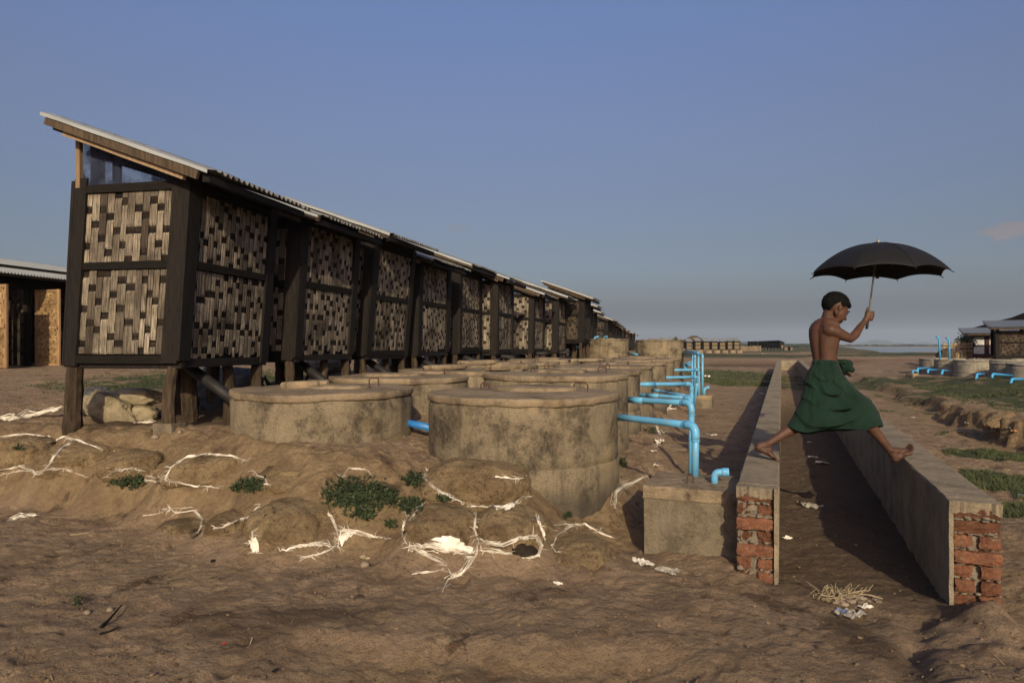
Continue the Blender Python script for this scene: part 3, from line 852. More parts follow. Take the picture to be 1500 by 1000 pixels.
    if pipe:
        b = MB(); p0 = Vector((-.25, D*.35, -.10)); p1 = Vector((.28, D*.30, gz(.28, D*.3)+.22))
        b.tube([p0, p0.lerp(p1, .5), p1], .05, 12); b.build('waste_pipe', M['black'], root, smooth=True)
    return root
HG = 'woven bamboo latrine huts on stilts in the near row'
HUTS = [
 # X, Y, floor z, a, lean, ragged, height
 (-2.735, 5.60, 1.262, .20, .072, True, 1.475, 'nearest woven bamboo latrine hut, its open gable showing blue netting under the roof'),
 (-2.32, 7.28, 1.277, .25, .062, True, 1.48, 'leaning woven latrine hut second from the near end, chickens beneath it'),
 (-1.92, 8.96, 1.262, .27, .092, False, 1.48, 'strongly leaning woven latrine hut third from the near end of the row'),
 (-1.47, 10.6, 1.276, .28, .03, True, 1.44, 'woven latrine hut fourth from the near end, ragged strips at its foot'),
 (-.975, 12.5, 1.29, .27, .01, False, 1.46, 'woven latrine hut fifth from the near end, behind the flat tank lids'),
 (-.31, 13.9, 1.25, .25, .01, False, 1.48, 'woven latrine hut sixth from the near end of the long row'),
 (.50, 16.5, 1.25, .25, .02, False, 1.40, 'pale fronted woven latrine hut seventh from the near end'),
 (1.22, 18.5, 1.22, .25, .02, True, 1.40, 'last woven latrine hut of the near row, just before the taller hut'),
]
for i, (X, Y, zf, a, ln, rg, H, lab) in enumerate(HUTS):
    make_hut(X, Y, zf, a, ln, lab, 100+i, HG, ragged=rg, H=H, roofdz=(0, -.055, .045, -.045, .07, -.02, -.055, .05)[i])
# the farther group: a taller plinth and darker walls; one is built, the rest are copies
FG = 'dark woven latrine huts of the farther group'
FAR = [(2.08, 20.0, 1.52, .26, 'tall dark latrine hut with a long white roof edge rising behind the near row'),
       (2.48, 22.3, 1.42, .26, 'dark latrine hut right behind the tallest roof, in front of the round tanks'),
       (2.92, 24.8, 1.34, .26, 'dark latrine hut with double roof edge behind the round raised tanks'),
       (4.3, 31, 1.3, .27, 'first of the small dark latrine huts seen over the left raised tank'),
       (4.75, 33.2, 1.3, .27, 'second small dark latrine hut seen over the left raised tank'),
       (5.2, 35.4, 1.28, .27, 'third small dark latrine hut seen over the left raised tank'),
       (5.75, 38, 1.25, .27, 'fourth small dark latrine hut seen over the left raised tank'),
       (6.45, 41.5, 1.22, .27, 'fifth small dark latrine hut, near the gap between the raised tanks'),
       (7.5, 46, 1.18, .27, 'sixth small dark latrine hut, above the gap between the raised tanks'),
       (9.3, 54, 1.12, .27, 'seventh small dark latrine hut, second from the far end'),
       (10.7, 60, 1.08, .27, 'last dark latrine hut at the far end, its pale roof sloping to the horizon')]
far_proto = None
for (X, Y, zf, a, lab) in FAR:
    if far_proto is None:
        far_proto = make_hut(X, Y, zf, a, .02, lab, 333, FG, H=1.22, light='weavegrey', ragged=False, pipe=False)
    else:
        o = copy_tree(far_proto); o.location = (X, Y, zf); o['label'] = lab
        o.rotation_euler.z = -math.atan(a) + random.uniform(-.04, .04)
# ------------------------------------------------------------------ ring tanks
def make_tank(X, Y, ztop, label, group, seed, Rr=.74, zbot=-.1, mat='tank', lidmat='lid', handles=2, slab=None, lid=True, lw=.03):
    rnd = random.Random(seed)
    root = empty('ring_tank', (X, Y, 0)); tag(root, label, 'concrete tank', group)
    lt = .054
    zt = ztop - lt
    seam = zt - .39 - rnd.uniform(0, .05)
    def wob(p, th):
        q = Vector((math.cos(th)*2.3+seed, math.sin(th)*2.3, p.z*2.0))
        k = 1 + .010*mnoise.noise(q) + .005*mnoise.noise(q*4) + .007*math.exp(-((th-4.9-.35*math.sin(seed*2.1))/.028)**2)
        return Vector((p.x*k, p.y*k, p.z + .006*mnoise.noise(q*1.7)))
    prof = []
    z = zbot
    zs = [zbot + (seam-.012-zbot)*k/5 for k in range(6)]
    for zz in zs: prof.append((Rr+.012, zz))
    prof += [(Rr+.010, seam-.004), (Rr-.006, seam), (Rr+.002, seam+.006)]
    for k in range(1, 7): prof.append((Rr, seam + (zt-seam-.03)*k/6))
    prof += [(Rr-.008, zt-.015), (Rr-.01, zt-.001)]
    b = MB(); b.lathe(prof, 150, f=wob); b.build('ring_wall', M[mat], root, smooth=True)
    if lid:
        rl = Rr + .005
        def wobl(p, th):
            q = Vector((math.cos(th)*3+seed*1.3, math.sin(th)*3, 4.2))
            k = 1 + .010*mnoise.noise(q) + .008*mnoise.noise(q*3.1) + .006*mnoise.noise(q*9)
            dz = .012*mnoise.noise(Vector((p.x*2.1, p.y*2.1, seed*2.0))) + .006*mnoise.noise(Vector((p.x*8, p.y*8, seed)))
            # the underside of the mortar bed is ragged
            if p.z < zt + .016: dz += .007*mnoise.noise(q*2.2) + .005*mnoise.noise(q*6) - .003; k += .004*mnoise.noise(q*12)
            return Vector((p.x*k, p.y*k, p.z + dz))
        pr = [(Rr-.02, zt+.001), (rl-.006, zt+.002), (rl, zt+.012), (rl+.003, zt+.04), (rl+.001, ztop-.008), (rl-.001, ztop-.003), (rl-.004, ztop-.001), (rl-.010, ztop), (rl*.9, ztop+.002), (rl*.75, ztop+.004), (rl*.5, ztop+.006), (rl*.25, ztop+.006), (.02, ztop+.006)]
        b = MB(); b.lathe(pr, 96, f=wobl)
        lo = b.build('lid', M[lidmat], root, smooth=True)
        # hatch patch of mortar
        b = MB(); ax, ay = rnd.uniform(-.15,.2), rnd.uniform(-.1, .25)
        w1 = rnd.uniform(.2, .34)
        def wp(p, th):
            k = 1 + .18*mnoise.noise(Vector((math.cos(th)*2, math.sin(th)*2, seed*3.1)))
            return Vector((p.x*k, p.y*k*.8, p.z + .012*mnoise.noise(Vector((p.x*9, p.y*9, seed)))))
        b.lathe([(w1, ztop-.01), (w1, ztop+.022), (w1-.02, ztop+.032), (w1*.5, ztop+.034), (.01, ztop+.034)], 40, c=(ax, ay, 0), f=wp)
        b.build('hatch_patch', M[lidmat], lo, smooth=True)
        for k in range(handles):
            th = rnd.uniform(-.5, .8) + (math.pi if k else 0); r = rnd.uniform(.28, .5)
            hx, hy = r*math.cos(th)+.05, r*math.sin(th)*.6+.1; ang = rnd.uniform(0, 3.1); w = rnd.uniform(.03, .06)
            dx, dy = w*math.cos(ang), w*math.sin(ang); hh = ztop + rnd.uniform(.045, .075)
            b = MB(); b.tube([(hx-dx, hy-dy, ztop-.02), (hx-dx, hy-dy, hh-.01), (hx-dx*.7, hy-dy*.7, hh), (hx+dx*.7, hy+dy*.7, hh+.004), (hx+dx, hy+dy, hh-.008), (hx+dx, hy+dy, ztop-.02)], .006, 8)
            b.build('lifting_hook', M['rebar'], lo)
    return root
TG = 'round concrete ring tanks in front of the latrines'
RIGHT = [(.086, 5.40, .985), (.445, 7.05, 1.065), (.88, 8.70, 1.04), (1.38, 10.35, 1.05), (1.95, 12.0, 1.06), (2.48, 13.6, 1.08), (2.98, 15.2, 1.08)]
LEFT = [(-1.585, 5.77, .99), (-1.22, 7.42, 1.02), (-.76, 9.1, 1.03), (-.33, 10.75, 1.05), (.12, 12.4, 1.05), (.70, 14.1, 1.07)]
ordw = ['nearest', 'second', 'third', 'fourth', 'fifth', 'sixth', 'farthest']
def lab_tank(k, side):
    if side == 'right':
        return ['big round concrete tank with a blue pipe leaving its side above the sandbags', 'second stained tank behind the big one, the sleeved pipe at its side',
                'third round tank along the pipe side, counting from the sandbags', 'fourth round tank along the pipe side, with a tilted pipe',
                'fifth round tank along the pipe side, counting from the sandbags', 'sixth round tank along the pipe side, its side washed pale', 'last low round tank along the pipe side, below the raised tanks'][k]
    return ['wide round concrete tank with a broken slab on its lid, beside the nearest hut', 'round tank seen in the gap between the two front tanks',
            'third round tank on the hut side, its lid a pale slab', 'fourth round tank on the hut side, under the stilts of the huts', 'fifth round tank on the hut side, counting from the broken slab', 'last round tank on the hut side, before the raised tank'][k]
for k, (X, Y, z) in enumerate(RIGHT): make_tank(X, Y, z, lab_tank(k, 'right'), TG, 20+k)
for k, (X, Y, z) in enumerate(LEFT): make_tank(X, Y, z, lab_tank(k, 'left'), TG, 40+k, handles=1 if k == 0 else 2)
HGp = 'raised concrete tanks before the farther huts'
make_tank(3.25, 23.4, 1.57, 'raised round tank in front of the dark huts, two blue elbows standing on it', HGp, 61, Rr=.75, zbot=.3, lidmat='tank', handles=0)
make_tank(4.75, 22.0, 1.53, 'raised round tank beside the tall thin blue pipes', HGp, 62, Rr=.75, zbot=.0, lidmat='tank', handles=0)
# broken slabs lying about on lids
def rubble_slab(px, py, Y, ztop, w, d, h, label, seed, rz=0):
    rnd = random.Random(seed); p = P(px, py, Y)
    o = MB(); n = 18; vs = []
    rad = [1 + rnd.uniform(-.18, .12) for _ in range(n)]
    for lev, s in ((0, .97), (h*.5, 1.02), (h, .95)):
        for i in range(n):
            th = 2*math.pi*i/n
            sx = abs(math.cos(th))**.6*math.copysign(1, math.cos(th)); sy = abs(math.sin(th))**.6*math.copysign(1, math.sin(th))
            vs.append(Vector((sx*w/2*rad[i]*s, sy*d/2*rad[i]*s, lev + rnd.uniform(-.004, .004) + .03*sx*h/.05*.2)))
    fs = [tuple(reversed(range(n))), tuple(range(2*n, 3*n))]
    for k in range(2):
        for i in range(n): fs.append((k*n+i, k*n+(i+1)%n, (k+1)*n+(i+1)%n, (k+1)*n+i))
    Mx = Matrix.Translation((p.x, p.y, ztop+.012)) @ Matrix.Rotation(rz, 4, 'Z')
    o.add([Mx @ q for q in vs], fs)
    return tag(o.build('concrete_slab', M['lid']), label, 'broken slab', 'broken concrete slabs lying on tank lids')
rubble_slab(447, 556, 5.75, .99, .36, .26, .05, 'broken pale slab on the lid of the wide tank by the nearest hut', 1, .1)
rubble_slab(650, 545, 8.9, 1.035, .55, .4, .05, 'flat slab piece on the lid of the third tank on the hut side', 2, .2)
rubble_slab(745, 546, 8.6, 1.035, .50, .4, .07, 'thick square cut slab at the middle of the tank lids', 3, -.2)
rubble_slab(700, 541, 10.6, 1.05, .6, .4, .06, 'slab piece lying below the stilts of the fifth hut', 4, .3)
rubble_slab(860, 535, 12.0, 1.06, .6, .5, .05, 'slab piece lying before the raised round tank', 5, .1)

# ------------------------------------------------------------------ inspection boxes
def make_box(c, w, d, z0, z1, rz, label, seed, group):
    rnd = random.Random(seed); root = empty('inspection_box', (c[0], c[1], 0), rz); tag(root, label, 'concrete box', group)
    def rb(x0, x1, y0, y1, za, zb, n, name, amp, mat):
        b = MB(); vs = []; fs = []
        lev = [za, za+(zb-za)*.3, za+(zb-za)*.7, zb-.012, zb]
        ring = [(x0+(x1-x0)*i/n, y0) for i in range(n)] + [(x1, y0+(y1-y0)*i/n) for i in range(n)] + [(x1-(x1-x0)*i/n, y1) for i in range(n)] + [(x0, y1-(y1-y0)*i/n) for i in range(n)]
        L = len(ring); cx, cy = (x0+x1)/2, (y0+y1)/2
        for q, z in enumerate(lev):
            s = .985 if q == len(lev)-1 else 1
            for (x, y) in ring: vs.append((cx+(x-cx)*s+rnd.uniform(-amp, amp), cy+(y-cy)*s+rnd.uniform(-amp, amp), z+rnd.uniform(-amp, amp)))
        for q in range(len(lev)-1):
            for i in range(L): fs.append((q*L+i, q*L+(i+1)%L, (q+1)*L+(i+1)%L, (q+1)*L+i))
        vs.append((cx, cy, zb+.004)); t = len(vs)-1; o = (len(lev)-1)*L
        for i in range(L): fs.append((o+i, o+(i+1)%L, t))
        b.add(vs, fs); return b.build(name, mat, root)
    rb(-w/2, w/2, -d/2, d/2, z0, z1-.075, 10, 'chamber', .003, M['boxc'])
    rb(-w/2-.006, w/2+.004, -d/2-.008, d/2+.004, z1-.074, z1, 10, 'lid', .004, M['lid'])
    return root
BG = 'square concrete inspection boxes'
b1 = P(1006, 835, 4.12); nrz = math.atan2(CN.y, CN.x)
box1c = cpt(-.285, .36+.16, 0)
b1o = make_box((box1c.x, box1c.y), .555, .52, -.12, .475, nrz, 'square concrete box in the foreground against the brick ended wall, a blue pipe entering it', 3, BG)
hk = MB(); 
q = cpt(-.30, .42, .475); hk.tube([q+Vector((-.02,0,-.02)), q+Vector((-.02,0,.04)), q+Vector((-.012,0,.052)), q+Vector((.012,0,.05)), q+Vector((.02,0,.03)), q+Vector((.02,0,-.02))], .005, 8)
o = hk.build('lifting_hook', M['rebar'], b1o, local=False)
o.data.transform(Matrix.Rotation(-nrz, 4, 'Z'))
b2 = P(1030, 573, 14.2)
make_box((b2.x, b2.y), .40, .6, -.1, .33, nrz, 'small far concrete box on the bare ground among thin blue pipes', 4, BG)

# ------------------------------------------------------------------ blue pipes
def elbow_pts(a, c, b, r, n=7):
    a = Vector(a); b = Vector(b); c = Vector(c); u = (a-c).normalized(); v = (b-c).normalized()
    p0 = c+u*r; p1 = c+v*r; out = []
    for k in range(n):
        t = k/(n-1); out.append(p0*(1-t)**2 + c*2*t*(1-t) + p1*t**2)
    return out
def drain_pipe(a, c, b, r, label, sleeve=None, group='blue plastic pipes draining the tanks'):
    """from the tank (a) out to the elbow (c) and down to (b)"""
    a, c, b = Vector(a), Vector(c), Vector(b)
    root = empty('drain_pipe', b); tag(root, label, 'pipe', group)
    R_ = r*2.6; u = (a-c).normalized(); v = (b-c).normalized()
    m = MB(); m.tube([a, a.lerp(c, .33), a.lerp(c, .66), c+u*R_*.8], r, 20, tone=.55); m.build('run', M['pvc'], root, smooth=True, local=False)
    m = MB(); m.tube([c+v*R_*.8, c.lerp(b, .5), b], r, 20, tone=.45); m.build('drop', M['pvc'], root, smooth=True, local=False)
    m = MB(); e = elbow_pts(a, c, b, R_)
    rr = r*1.17
    m.tube([c+u*(R_+r*1.6)] + e + [c+v*(R_+r*1.6)], rr, 20, tone=.5); el = m.build('elbow', M['pvc'], root, smooth=True, local=False)
    m = MB()
    for k in (u, v): m.tube([c+k*(R_+r*1.2), c+k*(R_+r*1.7)], rr*1.06, 20, tone=.35)
    m.build('socket_rim', M['pvc'], el, smooth=False, local=False)
    if sleeve:
        m = MB(); m.tube([a.lerp(c, sleeve[0]), a.lerp(c, sleeve[1])], r*1.2, 20, tone=.4); m.build('sleeve', M['pvc'], root, smooth=True, local=False)
    return root
top1 = cpt(-.24, .66, .475)
px_, py_ = 1019, 623
E1 = P(1019, 624, 4.56); E1.z = .815
drain_pipe((.76, 5.33, .80), E1, (E1.x-.004, E1.y+.0, .47), .0245, 'nearest thick blue pipe, from the big tank down into the foreground box')
E2 = P(1013, 590, 6.25); drain_pipe((1.10, 7.0, .80), E2, (E2.x, E2.y, gh(E2.x, E2.y)-.03), .0265, 'second blue pipe with a wide sleeve, just above the nearest one', (.15, .36))
E3 = P(1012, 583, 7.9); drain_pipe((1.52, 8.55, .74), E3, (E3.x, E3.y, gh(E3.x, E3.y)-.03), .0225, 'third blue pipe, its sleeve at the middle, between the wide and the tilted pipe', (.25, .46))
E4 = P(1011, 581, 8.9); drain_pipe((2.04, 10.2, .70), E4, (E4.x, E4.y, gh(E4.x, E4.y)-.03), .021, 'tilted blue pipe sloping down to the right', (.10, .3))
E5 = P(1013, 562, 9.4); drain_pipe((1.56, 8.95, .84), E5, (E5.x, E5.y, gh(E5.x, E5.y)-.03), .0265, 'long blue pipe above the tilted one, with a long sleeve', (.20, .38))
E6 = P(1022, 552, 12.6); drain_pipe((2.64, 12.1, .78), E6, (E6.x, E6.y+.3, gh(E6.x, E6.y)), .026, 'lower of the two short blue pipes that drop to the far box')
E7 = P(1023.5, 541.5, 14.0); drain_pipe((3.18, 13.6, .86), E7, (E7.x, E7.y, .31), .028, 'upper of the two short blue pipes that drop to the far box')
for k, (px, py, Y, lab) in enumerate(((1014, 519.5, 20.5, 'first and shortest reaching of the tall thin blue pipes at the raised tank'), (1018, 519, 20.0, 'second of the tall thin blue pipes at the raised tank'),
                                      (1023, 516, 19.0, 'third tall thin blue pipe at the raised tank, its bend the highest'), (1029, 519.5, 18.0, 'outermost tall thin blue pipe at the raised tank, reaching farthest over the bare soil'))):
    e = P(px, py, Y); drain_pipe((4.75+.70, 22.0-.3*k/3-.25, e.z+.02), e, (e.x, e.y, gh(e.x, e.y)-.03), .030, lab)
# link between the two front tanks
m = MB(); a = P(578, 615, 5.75); b = P(634, 627, 5.5); m.tube([a, b], .030, 20)
tag(m.build('link_pipe', M['pvcdeep'], smooth=True), 'short deep blue pipe joining the two front tanks', 'pipe')
def stub(base, r, h, dirv, label, group='loose blue elbow stubs'):
    base = Vector(base); d = Vector(dirv).normalized()
    root = empty('vent_elbow', base); tag(root, label, 'pipe elbow', group)
    c = base + Vector((0,0,h)); e = elbow_pts(base, c, c + d*h, r*1.5)
    m = MB(); m.tube([base-Vector((0,0,.03))] + e + [c + d*r*2.2], r, 18); m.build('bend', M['pvc'], root, smooth=True, local=False)
    m = MB(); 
    a = c + d*r*1.9; b = c + d*r*4.0
    m.tube([a, a.lerp(b, .2), b, b, a.lerp(b, .25)], [r*1.0, r*1.22, r*1.22, r*.95, r*.9], 18, caps=True, tone=.4); m.build('socket', M['pvc'], root, smooth=False, local=False)
    return root
s1 = cpt(-.075, .50, .475)
stub((s1.x-.085, s1.y+.01, .475), .022, .072, (.95, -.25, .05), 'blue elbow stub on the foreground concrete box')
stub((b2.x+.02, b2.y, .33), .028, .12, (.95, .1, .35), 'small blue elbow on the far concrete box')
stub(P(871, 499, 23.2), .035, .11, (.8, -.2, .2), 'blue elbow standing on the left edge of the raised tank')
stub(P(885, 498, 23.4), .035, .10, (.5, -.8, .1), 'second blue elbow standing on the raised tank')
stub(P(932, 507, 22.4), .035, .10, (.6, -.6, .1), 'blue elbow in the gap between the two raised tanks')
stub(P(1004, 541, 16.0), .045, .12, (.3, -.9, .1), 'blue open pipe end lying beyond the last low tank')
m = MB(); m.tube([P(839, 506, 21.0), P(853, 510, 22)], .04, 10); m.tube([P(852, 501, 21.5), P(858, 505, 22.6)], .04, 10)
tag(m.build('link_pipe', M['pvc'], smooth=True), 'pale blue pipe from the tall dark hut to the raised tank', 'pipe')
m = MB(); m.tube([P(921, 518, 23.0), P(933, 519, 21.8)], .035, 10); tag(m.build('link_pipe', M['pvc'], smooth=True), 'upper short pipe between the raised tanks', 'pipe')
m = MB(); m.tube([P(921, 522, 23.0), P(933, 523, 21.8)], .035, 10); tag(m.build('link_pipe', M['pvc'], smooth=True), 'lower short pipe between the raised tanks', 'pipe')
# ------------------------------------------------------------------ sandbags bedded in the mound
def make_bag(px, py, w, h, Y, label, seed, depth=.30, rz=0.0, ex=.75):
    rnd = random.Random(seed); c = P(px, py, Y)
    rx, rzz = w/2*Y/1000, h/2*Y/1000
    b = MB()
    def f(p):
        g = lambda v, e: math.copysign(abs(v)**e, v)
        q = Vector((g(p.x, ex), g(p.y, ex), g(p.z, .85)))
        n = mnoise.noise(Vector((p.x*1.6+seed*3, p.y*1.6, p.z*1.6)))*.13 + mnoise.noise(Vector((p.x*3.4, p.y*3.4+seed, p.z*3.4)))*.085 + mnoise.noise(Vector((p.x*8, p.y*8+seed, p.z*8)))*.040 + mnoise.noise(Vector((p.x*17, p.y*17+seed, p.z*17)))*.020
        return q*(1+n)
    b.ell((0,0,0), (rx, depth, rzz), nu=72, nv=44, f=f)
    o = b.build('sandbag', M['bag'], smooth=True); o.location = (c.x, c.y, c.z - .01); o.rotation_euler = (rnd.uniform(-.1,.1), rnd.uniform(-.05,.05), rz)
    tag(o, label, 'sandbag', 'mud covered sandbags shoring up the mound')
    return o
BAGS = {}
def bag(key, *a, **k):
    a = list(a)
    if key in 'abcde': a[4] -= .12
    BAGS[key] = make_bag(*a, **k)
bag('a', 25, 664, 110, 52, 5.75, 'mud caked sandbag at the far left edge of the mound', 1, .28)
bag('b', 118, 672, 104, 50, 5.6, 'mud caked sandbag below the nearest hut leg on the left', 2, .28)
bag('c', 203, 682, 90, 52, 5.45, 'mud caked sandbag between the two front stilts of the nearest hut', 3, .28)
bag('d', 312, 690, 142, 52, 5.2, 'long mud caked sandbag ringed by a white torn hem', 4, .28)
bag('e', 440, 700, 120, 50, 4.85, 'worn sandbag with a dark hole below the wide tank', 5, .28)
bag('f', 432, 772, 128, 84, 4.28, 'big round sandbag at the foot of the mound, left of the weeds', 6, .30)
bag('g', 545, 748, 120, 88, 4.45, 'sandbag overgrown with the biggest clump of weeds', 7, .30)
bag('h', 700, 710, 152, 76, 4.50, 'rounded sandbag leaning on the front of the big tank', 8, .30)
bag('i', 650, 775, 112, 74, 4.12, 'lower sandbag with a bare patch of white sacking at its foot', 9, .26)
bag('j', 745, 775, 104, 70, 4.14, 'lower sandbag above the torn black hole, below the big tank', 10, .26)
bag('k', 848, 812, 96, 50, 4.12, 'flattened sandbag between the big tank and the concrete box', 11, .24)
bag('l', 338, 770, 60, 44, 4.45, 'small slumped sandbag left of the big round one', 12, .22)
bag('m', 268, 772, 64, 26, 4.6, 'flattened half buried sandbag with a curled white strip', 13, .22)
bpy.context.view_layer.update()
def obj_bvh(o):
    me = o.data; Mx = o.matrix_world
    return BVHTree.FromPolygons([Mx @ v.co for v in me.vertices], [tuple(p.vertices) for p in me.polygons])
for o in BAGS.values(): SURF.append(obj_bvh(o))

# torn white sacking: strips of woven plastic that follow the seams
def torn(parent, pts, width, seed, strands=7, name='torn_sacking', flare=.0, mat='plastic', lift=.006):
    """pts are photo pixels dropped onto the built surface; width in metres"""
    rnd = random.Random(seed); W = []
    # densify
    dense = []
    for k in range(len(pts)-1):
        (ax, ay), (bx, by) = pts[k], pts[k+1]; L = math.hypot(bx-ax, by-ay); n = max(2, int(L/5))
        for i in range(n): dense.append((ax+(bx-ax)*i/n, ay+(by-ay)*i/n))
    dense.append(pts[-1])
    H = [hit(x, y) for x, y in dense]
    # drop jumps in depth
    P0 = [h[0] for h in H]; N0 = [h[1] for h in H]
    for k in range(1, len(P0)):
        if (P0[k]-P0[k-1]).length > .25: P0[k] = P0[k-1] + (P(dense[k][0], dense[k][1], P0[k-1].y) - P0[k-1])*.8
    b = MB(); n = len(P0)
    # a torn, ragged ribbon
    def ribbon(off, wd, k0, k1, lf, wav):
        vs = []; fs = []; ph = rnd.uniform(0, 6)
        for k in range(k0, k1):
            d = (P0[min(k+1, n-1)]-P0[max(k-1, 0)])
            if d.length < 1e-5: d = Vector((1,0,0))
            d.normalize(); s = N0[k].cross(d)
            if s.length < 1e-4: s = Vector((0,1,0))
            s.normalize()
            taper = min(1, (k-k0+.6)/2.5, (k1-k-.4)/2.5)
            o = off + wav*math.sin(ph + k*.9) + rnd.uniform(-wav, wav)*.5
            w = wd*taper*(1+rnd.uniform(-.35, .35))
            l = lf + rnd.uniform(0, .004) + .003*math.sin(ph*2+k*.7)
            vs += [P0[k]+s*(o-w/2)+N0[k]*(l+rnd.uniform(-.004,.006)), P0[k]+s*o+N0[k]*(l+rnd.uniform(.002,.010)), P0[k]+s*(o+w/2)+N0[k]*(l+rnd.uniform(-.004,.006))]
        m = len(vs)//3
        for k in range(m-1): fs += [(3*k, 3*k+1, 3*k+4, 3*k+3), (3*k+1, 3*k+2, 3*k+5, 3*k+4)]
        if m > 1: b.add(vs, fs, rnd.random())
    for i in range(strands):
        k0 = rnd.randrange(0, max(1, n//3)); k1 = rnd.randrange(max(k0+3, n*2//3), n+1) if n > 6 else n
        if i == 0: k0, k1 = 0, n
        if i < 2:
            # the flat torn edge, broken into scraps
            q = k0
            while q < min(n, k1):
                L_ = rnd.randrange(3, 9); ribbon(rnd.gauss(0, width*.10), width*rnd.uniform(.10, .34), q, min(n, k1, q+L_), lift*.6, width*.10); q += L_ - 1 + (rnd.randrange(0, 4) if rnd.random() < .45 else 0)
        else: ribbon(rnd.gauss(0, width*.30), rnd.uniform(.0015, .0042), k0, min(n, k1), lift*.7, width*.10)
    # loose frayed threads
    for i in range(int(strands*2)):
        k = rnd.randrange(0, n); p = P0[k] + N0[k]*lift
        d = Vector((rnd.gauss(0,1), rnd.gauss(0,.6), rnd.gauss(-.2,.4))); d = (d - N0[k]*d.dot(N0[k])).normalized()
        L = rnd.uniform(.02, .07); w = rnd.uniform(.0008, .0018); s = N0[k].cross(d).normalized()*w
        q1 = p + d*L*.5 + N0[k]*rnd.uniform(.002,.015) + s*rnd.uniform(-3,3); q2 = p + d*L + N0[k]*rnd.uniform(0,.008)
        b.add([p-s, p+s, q1+s, q1-s, q2], [(0,1,2,3), (3,2,4)], rnd.random())
    o = b.build(name, M[mat], None)
    if parent is not None:
        o.data.transform(parent.matrix_world.inverted()); o.parent = parent
    return o
TS = [
 ('a', [(-5,640),(40,637),(75,640)], .02, 5), ('a', [(-5,688),(30,682),(58,694),(75,676),(92,655),(110,646)], .035, 8), ('a', [(0,696),(30,690),(60,690)], .02, 5),
 ('b', [(70,650),(95,640),(118,647),(150,660)], .022, 6), ('b', [(62,688),(95,686),(128,700)], .018, 4), ('b', [(150,700),(170,690),(200,684)], .015, 4),
 ('c', [(168,660),(157,680),(180,697)], .02, 5), ('c', [(163,690),(195,686),(218,690)], .02, 5), ('c', [(215,698),(235,700),(250,704)],.015,4),
 ('d', [(240,708),(252,685),(275,670),(310,666),(345,670),(368,676)], .028, 9), ('d', [(252,704),(285,710),(328,716)], .026, 7), ('d', [(210,704),(235,705)], .02, 4),
 ('e', [(370,690),(385,700),(398,713)], .018, 4), ('e', [(500,700),(512,686),(535,688)], .022, 5),
 ('f', [(480,748),(490,770),(496,790)], .022, 6), ('f', [(410,808),(440,796),(462,796),(484,800)], .045, 11), ('f', [(372,778),(370,795),(376,810)], .045, 7), ('f', [(312,776),(345,764),(368,756),(382,738)], .028, 7),
 ('g', [(494,800),(502,778),(522,778),(545,786),(566,790)], .050, 12), ('g', [(440,818),(470,812),(492,800)], .022, 6),
 ('h', [(622,700),(632,712),(650,722),(680,736),(692,742)], .030, 8), ('h', [(728,748),(748,740),(772,726)], .034, 9), ('h', [(725,700),(750,702),(770,700)], .02, 5), ('h', [(625,690),(618,702)], .03, 5), ('h', [(690,740),(715,742),(735,744)], .02, 5),
 ('i', [(590,735),(596,755),(590,785),(600,800)], .030, 8), ('i', [(600,800),(635,798),(660,806),(694,808)], .055, 13), ('i', [(596,798),(630,816),(655,828),(658,838)], .026, 8), ('i', [(612,745),(622,738),(600,762)], .02, 4), ('i', [(604,842),(635,838),(652,834)], .010, 3),
 ('j', [(697,750),(694,775),(700,790)], .026, 7), ('j', [(700,792),(698,812),(680,838),(656,850),(650,862)], .034, 9), ('j', [(704,790),(735,796),(760,786),(785,784),(794,800),(790,815),(765,818)], .032, 11), ('j', [(784,755),(790,770),(797,790)], .028, 8), ('j', [(705,806),(735,810),(750,812)], .03, 7),
 ('k', [(808,800),(814,785),(838,770),(856,768),(872,778)], .026, 8), ('k', [(810,770),(830,768),(845,772)], .014, 4), ('k', [(806,798),(815,808)], .016, 4), ('k', [(872,778),(900,790)], .012, 4),
 ('m', [(246,742),(258,752),(285,748),(298,762),(292,776),(280,788)], .030, 8), ('m', [(246,745),(275,744)], .02, 5), ('m', [(210,756),(235,752),(250,748)], .012, 3),
]
bpy.context.view_layer.update()
for k, (key, pts, w, n) in enumerate(TS): torn(BAGS[key], pts, w*.68, 500+k, n)
# a patch of bare sacking at the foot of the lower bags, and a near-black patch painting the shade in a torn mouth
def patch(parent, poly, seed, mat, name, lift=.012):
    rnd = random.Random(seed); cx = sum(p[0] for p in poly)/len(poly); cy = sum(p[1] for p in poly)/len(poly)
    b = MB(); c, nn = hit(cx, cy); vs = [c+nn*(lift+.012)]; ring = []
    L = []
    for k in range(len(poly)):
        a, d = poly[k], poly[(k+1) % len(poly)]
        for i in range(4): L.append((a[0]+(d[0]-a[0])*i/4+rnd.uniform(-1.5,1.5), a[1]+(d[1]-a[1])*i/4+rnd.uniform(-1.5,1.5)))
    for s in (.5, 1.0):
        for (x, y) in L:
            p, q = hit(cx+(x-cx)*s, cy+(y-cy)*s)
            if (p-c).length > .4: p = P(cx+(x-cx)*s, cy+(y-cy)*s, c.y)
            vs.append(p + q*(lift*(1.6-s) + rnd.uniform(-.003,.004)))
    n = len(L); fs = [(0, 1+i, 1+(i+1) % n) for i in range(n)] + [(1+i, 1+n+i, 1+n+(i+1) % n, 1+(i+1) % n) for i in range(n)]
    b.add(vs, fs, .8); o = b.build(name, M[mat], None, smooth=True)
    o.data.transform(parent.matrix_world.inverted()); o.parent = parent
    return o
patch(BAGS['i'], [(632,790),(650,786),(668,787),(680,798),(695,803),(688,810),(668,806),(655,808),(640,800)], 1, 'plastic', 'bare_sacking')
patch(BAGS['j'], [(748,806),(760,795),(775,797),(788,806),(786,815),(766,817),(752,812)], 2, 'hole', 'mouth_shade')
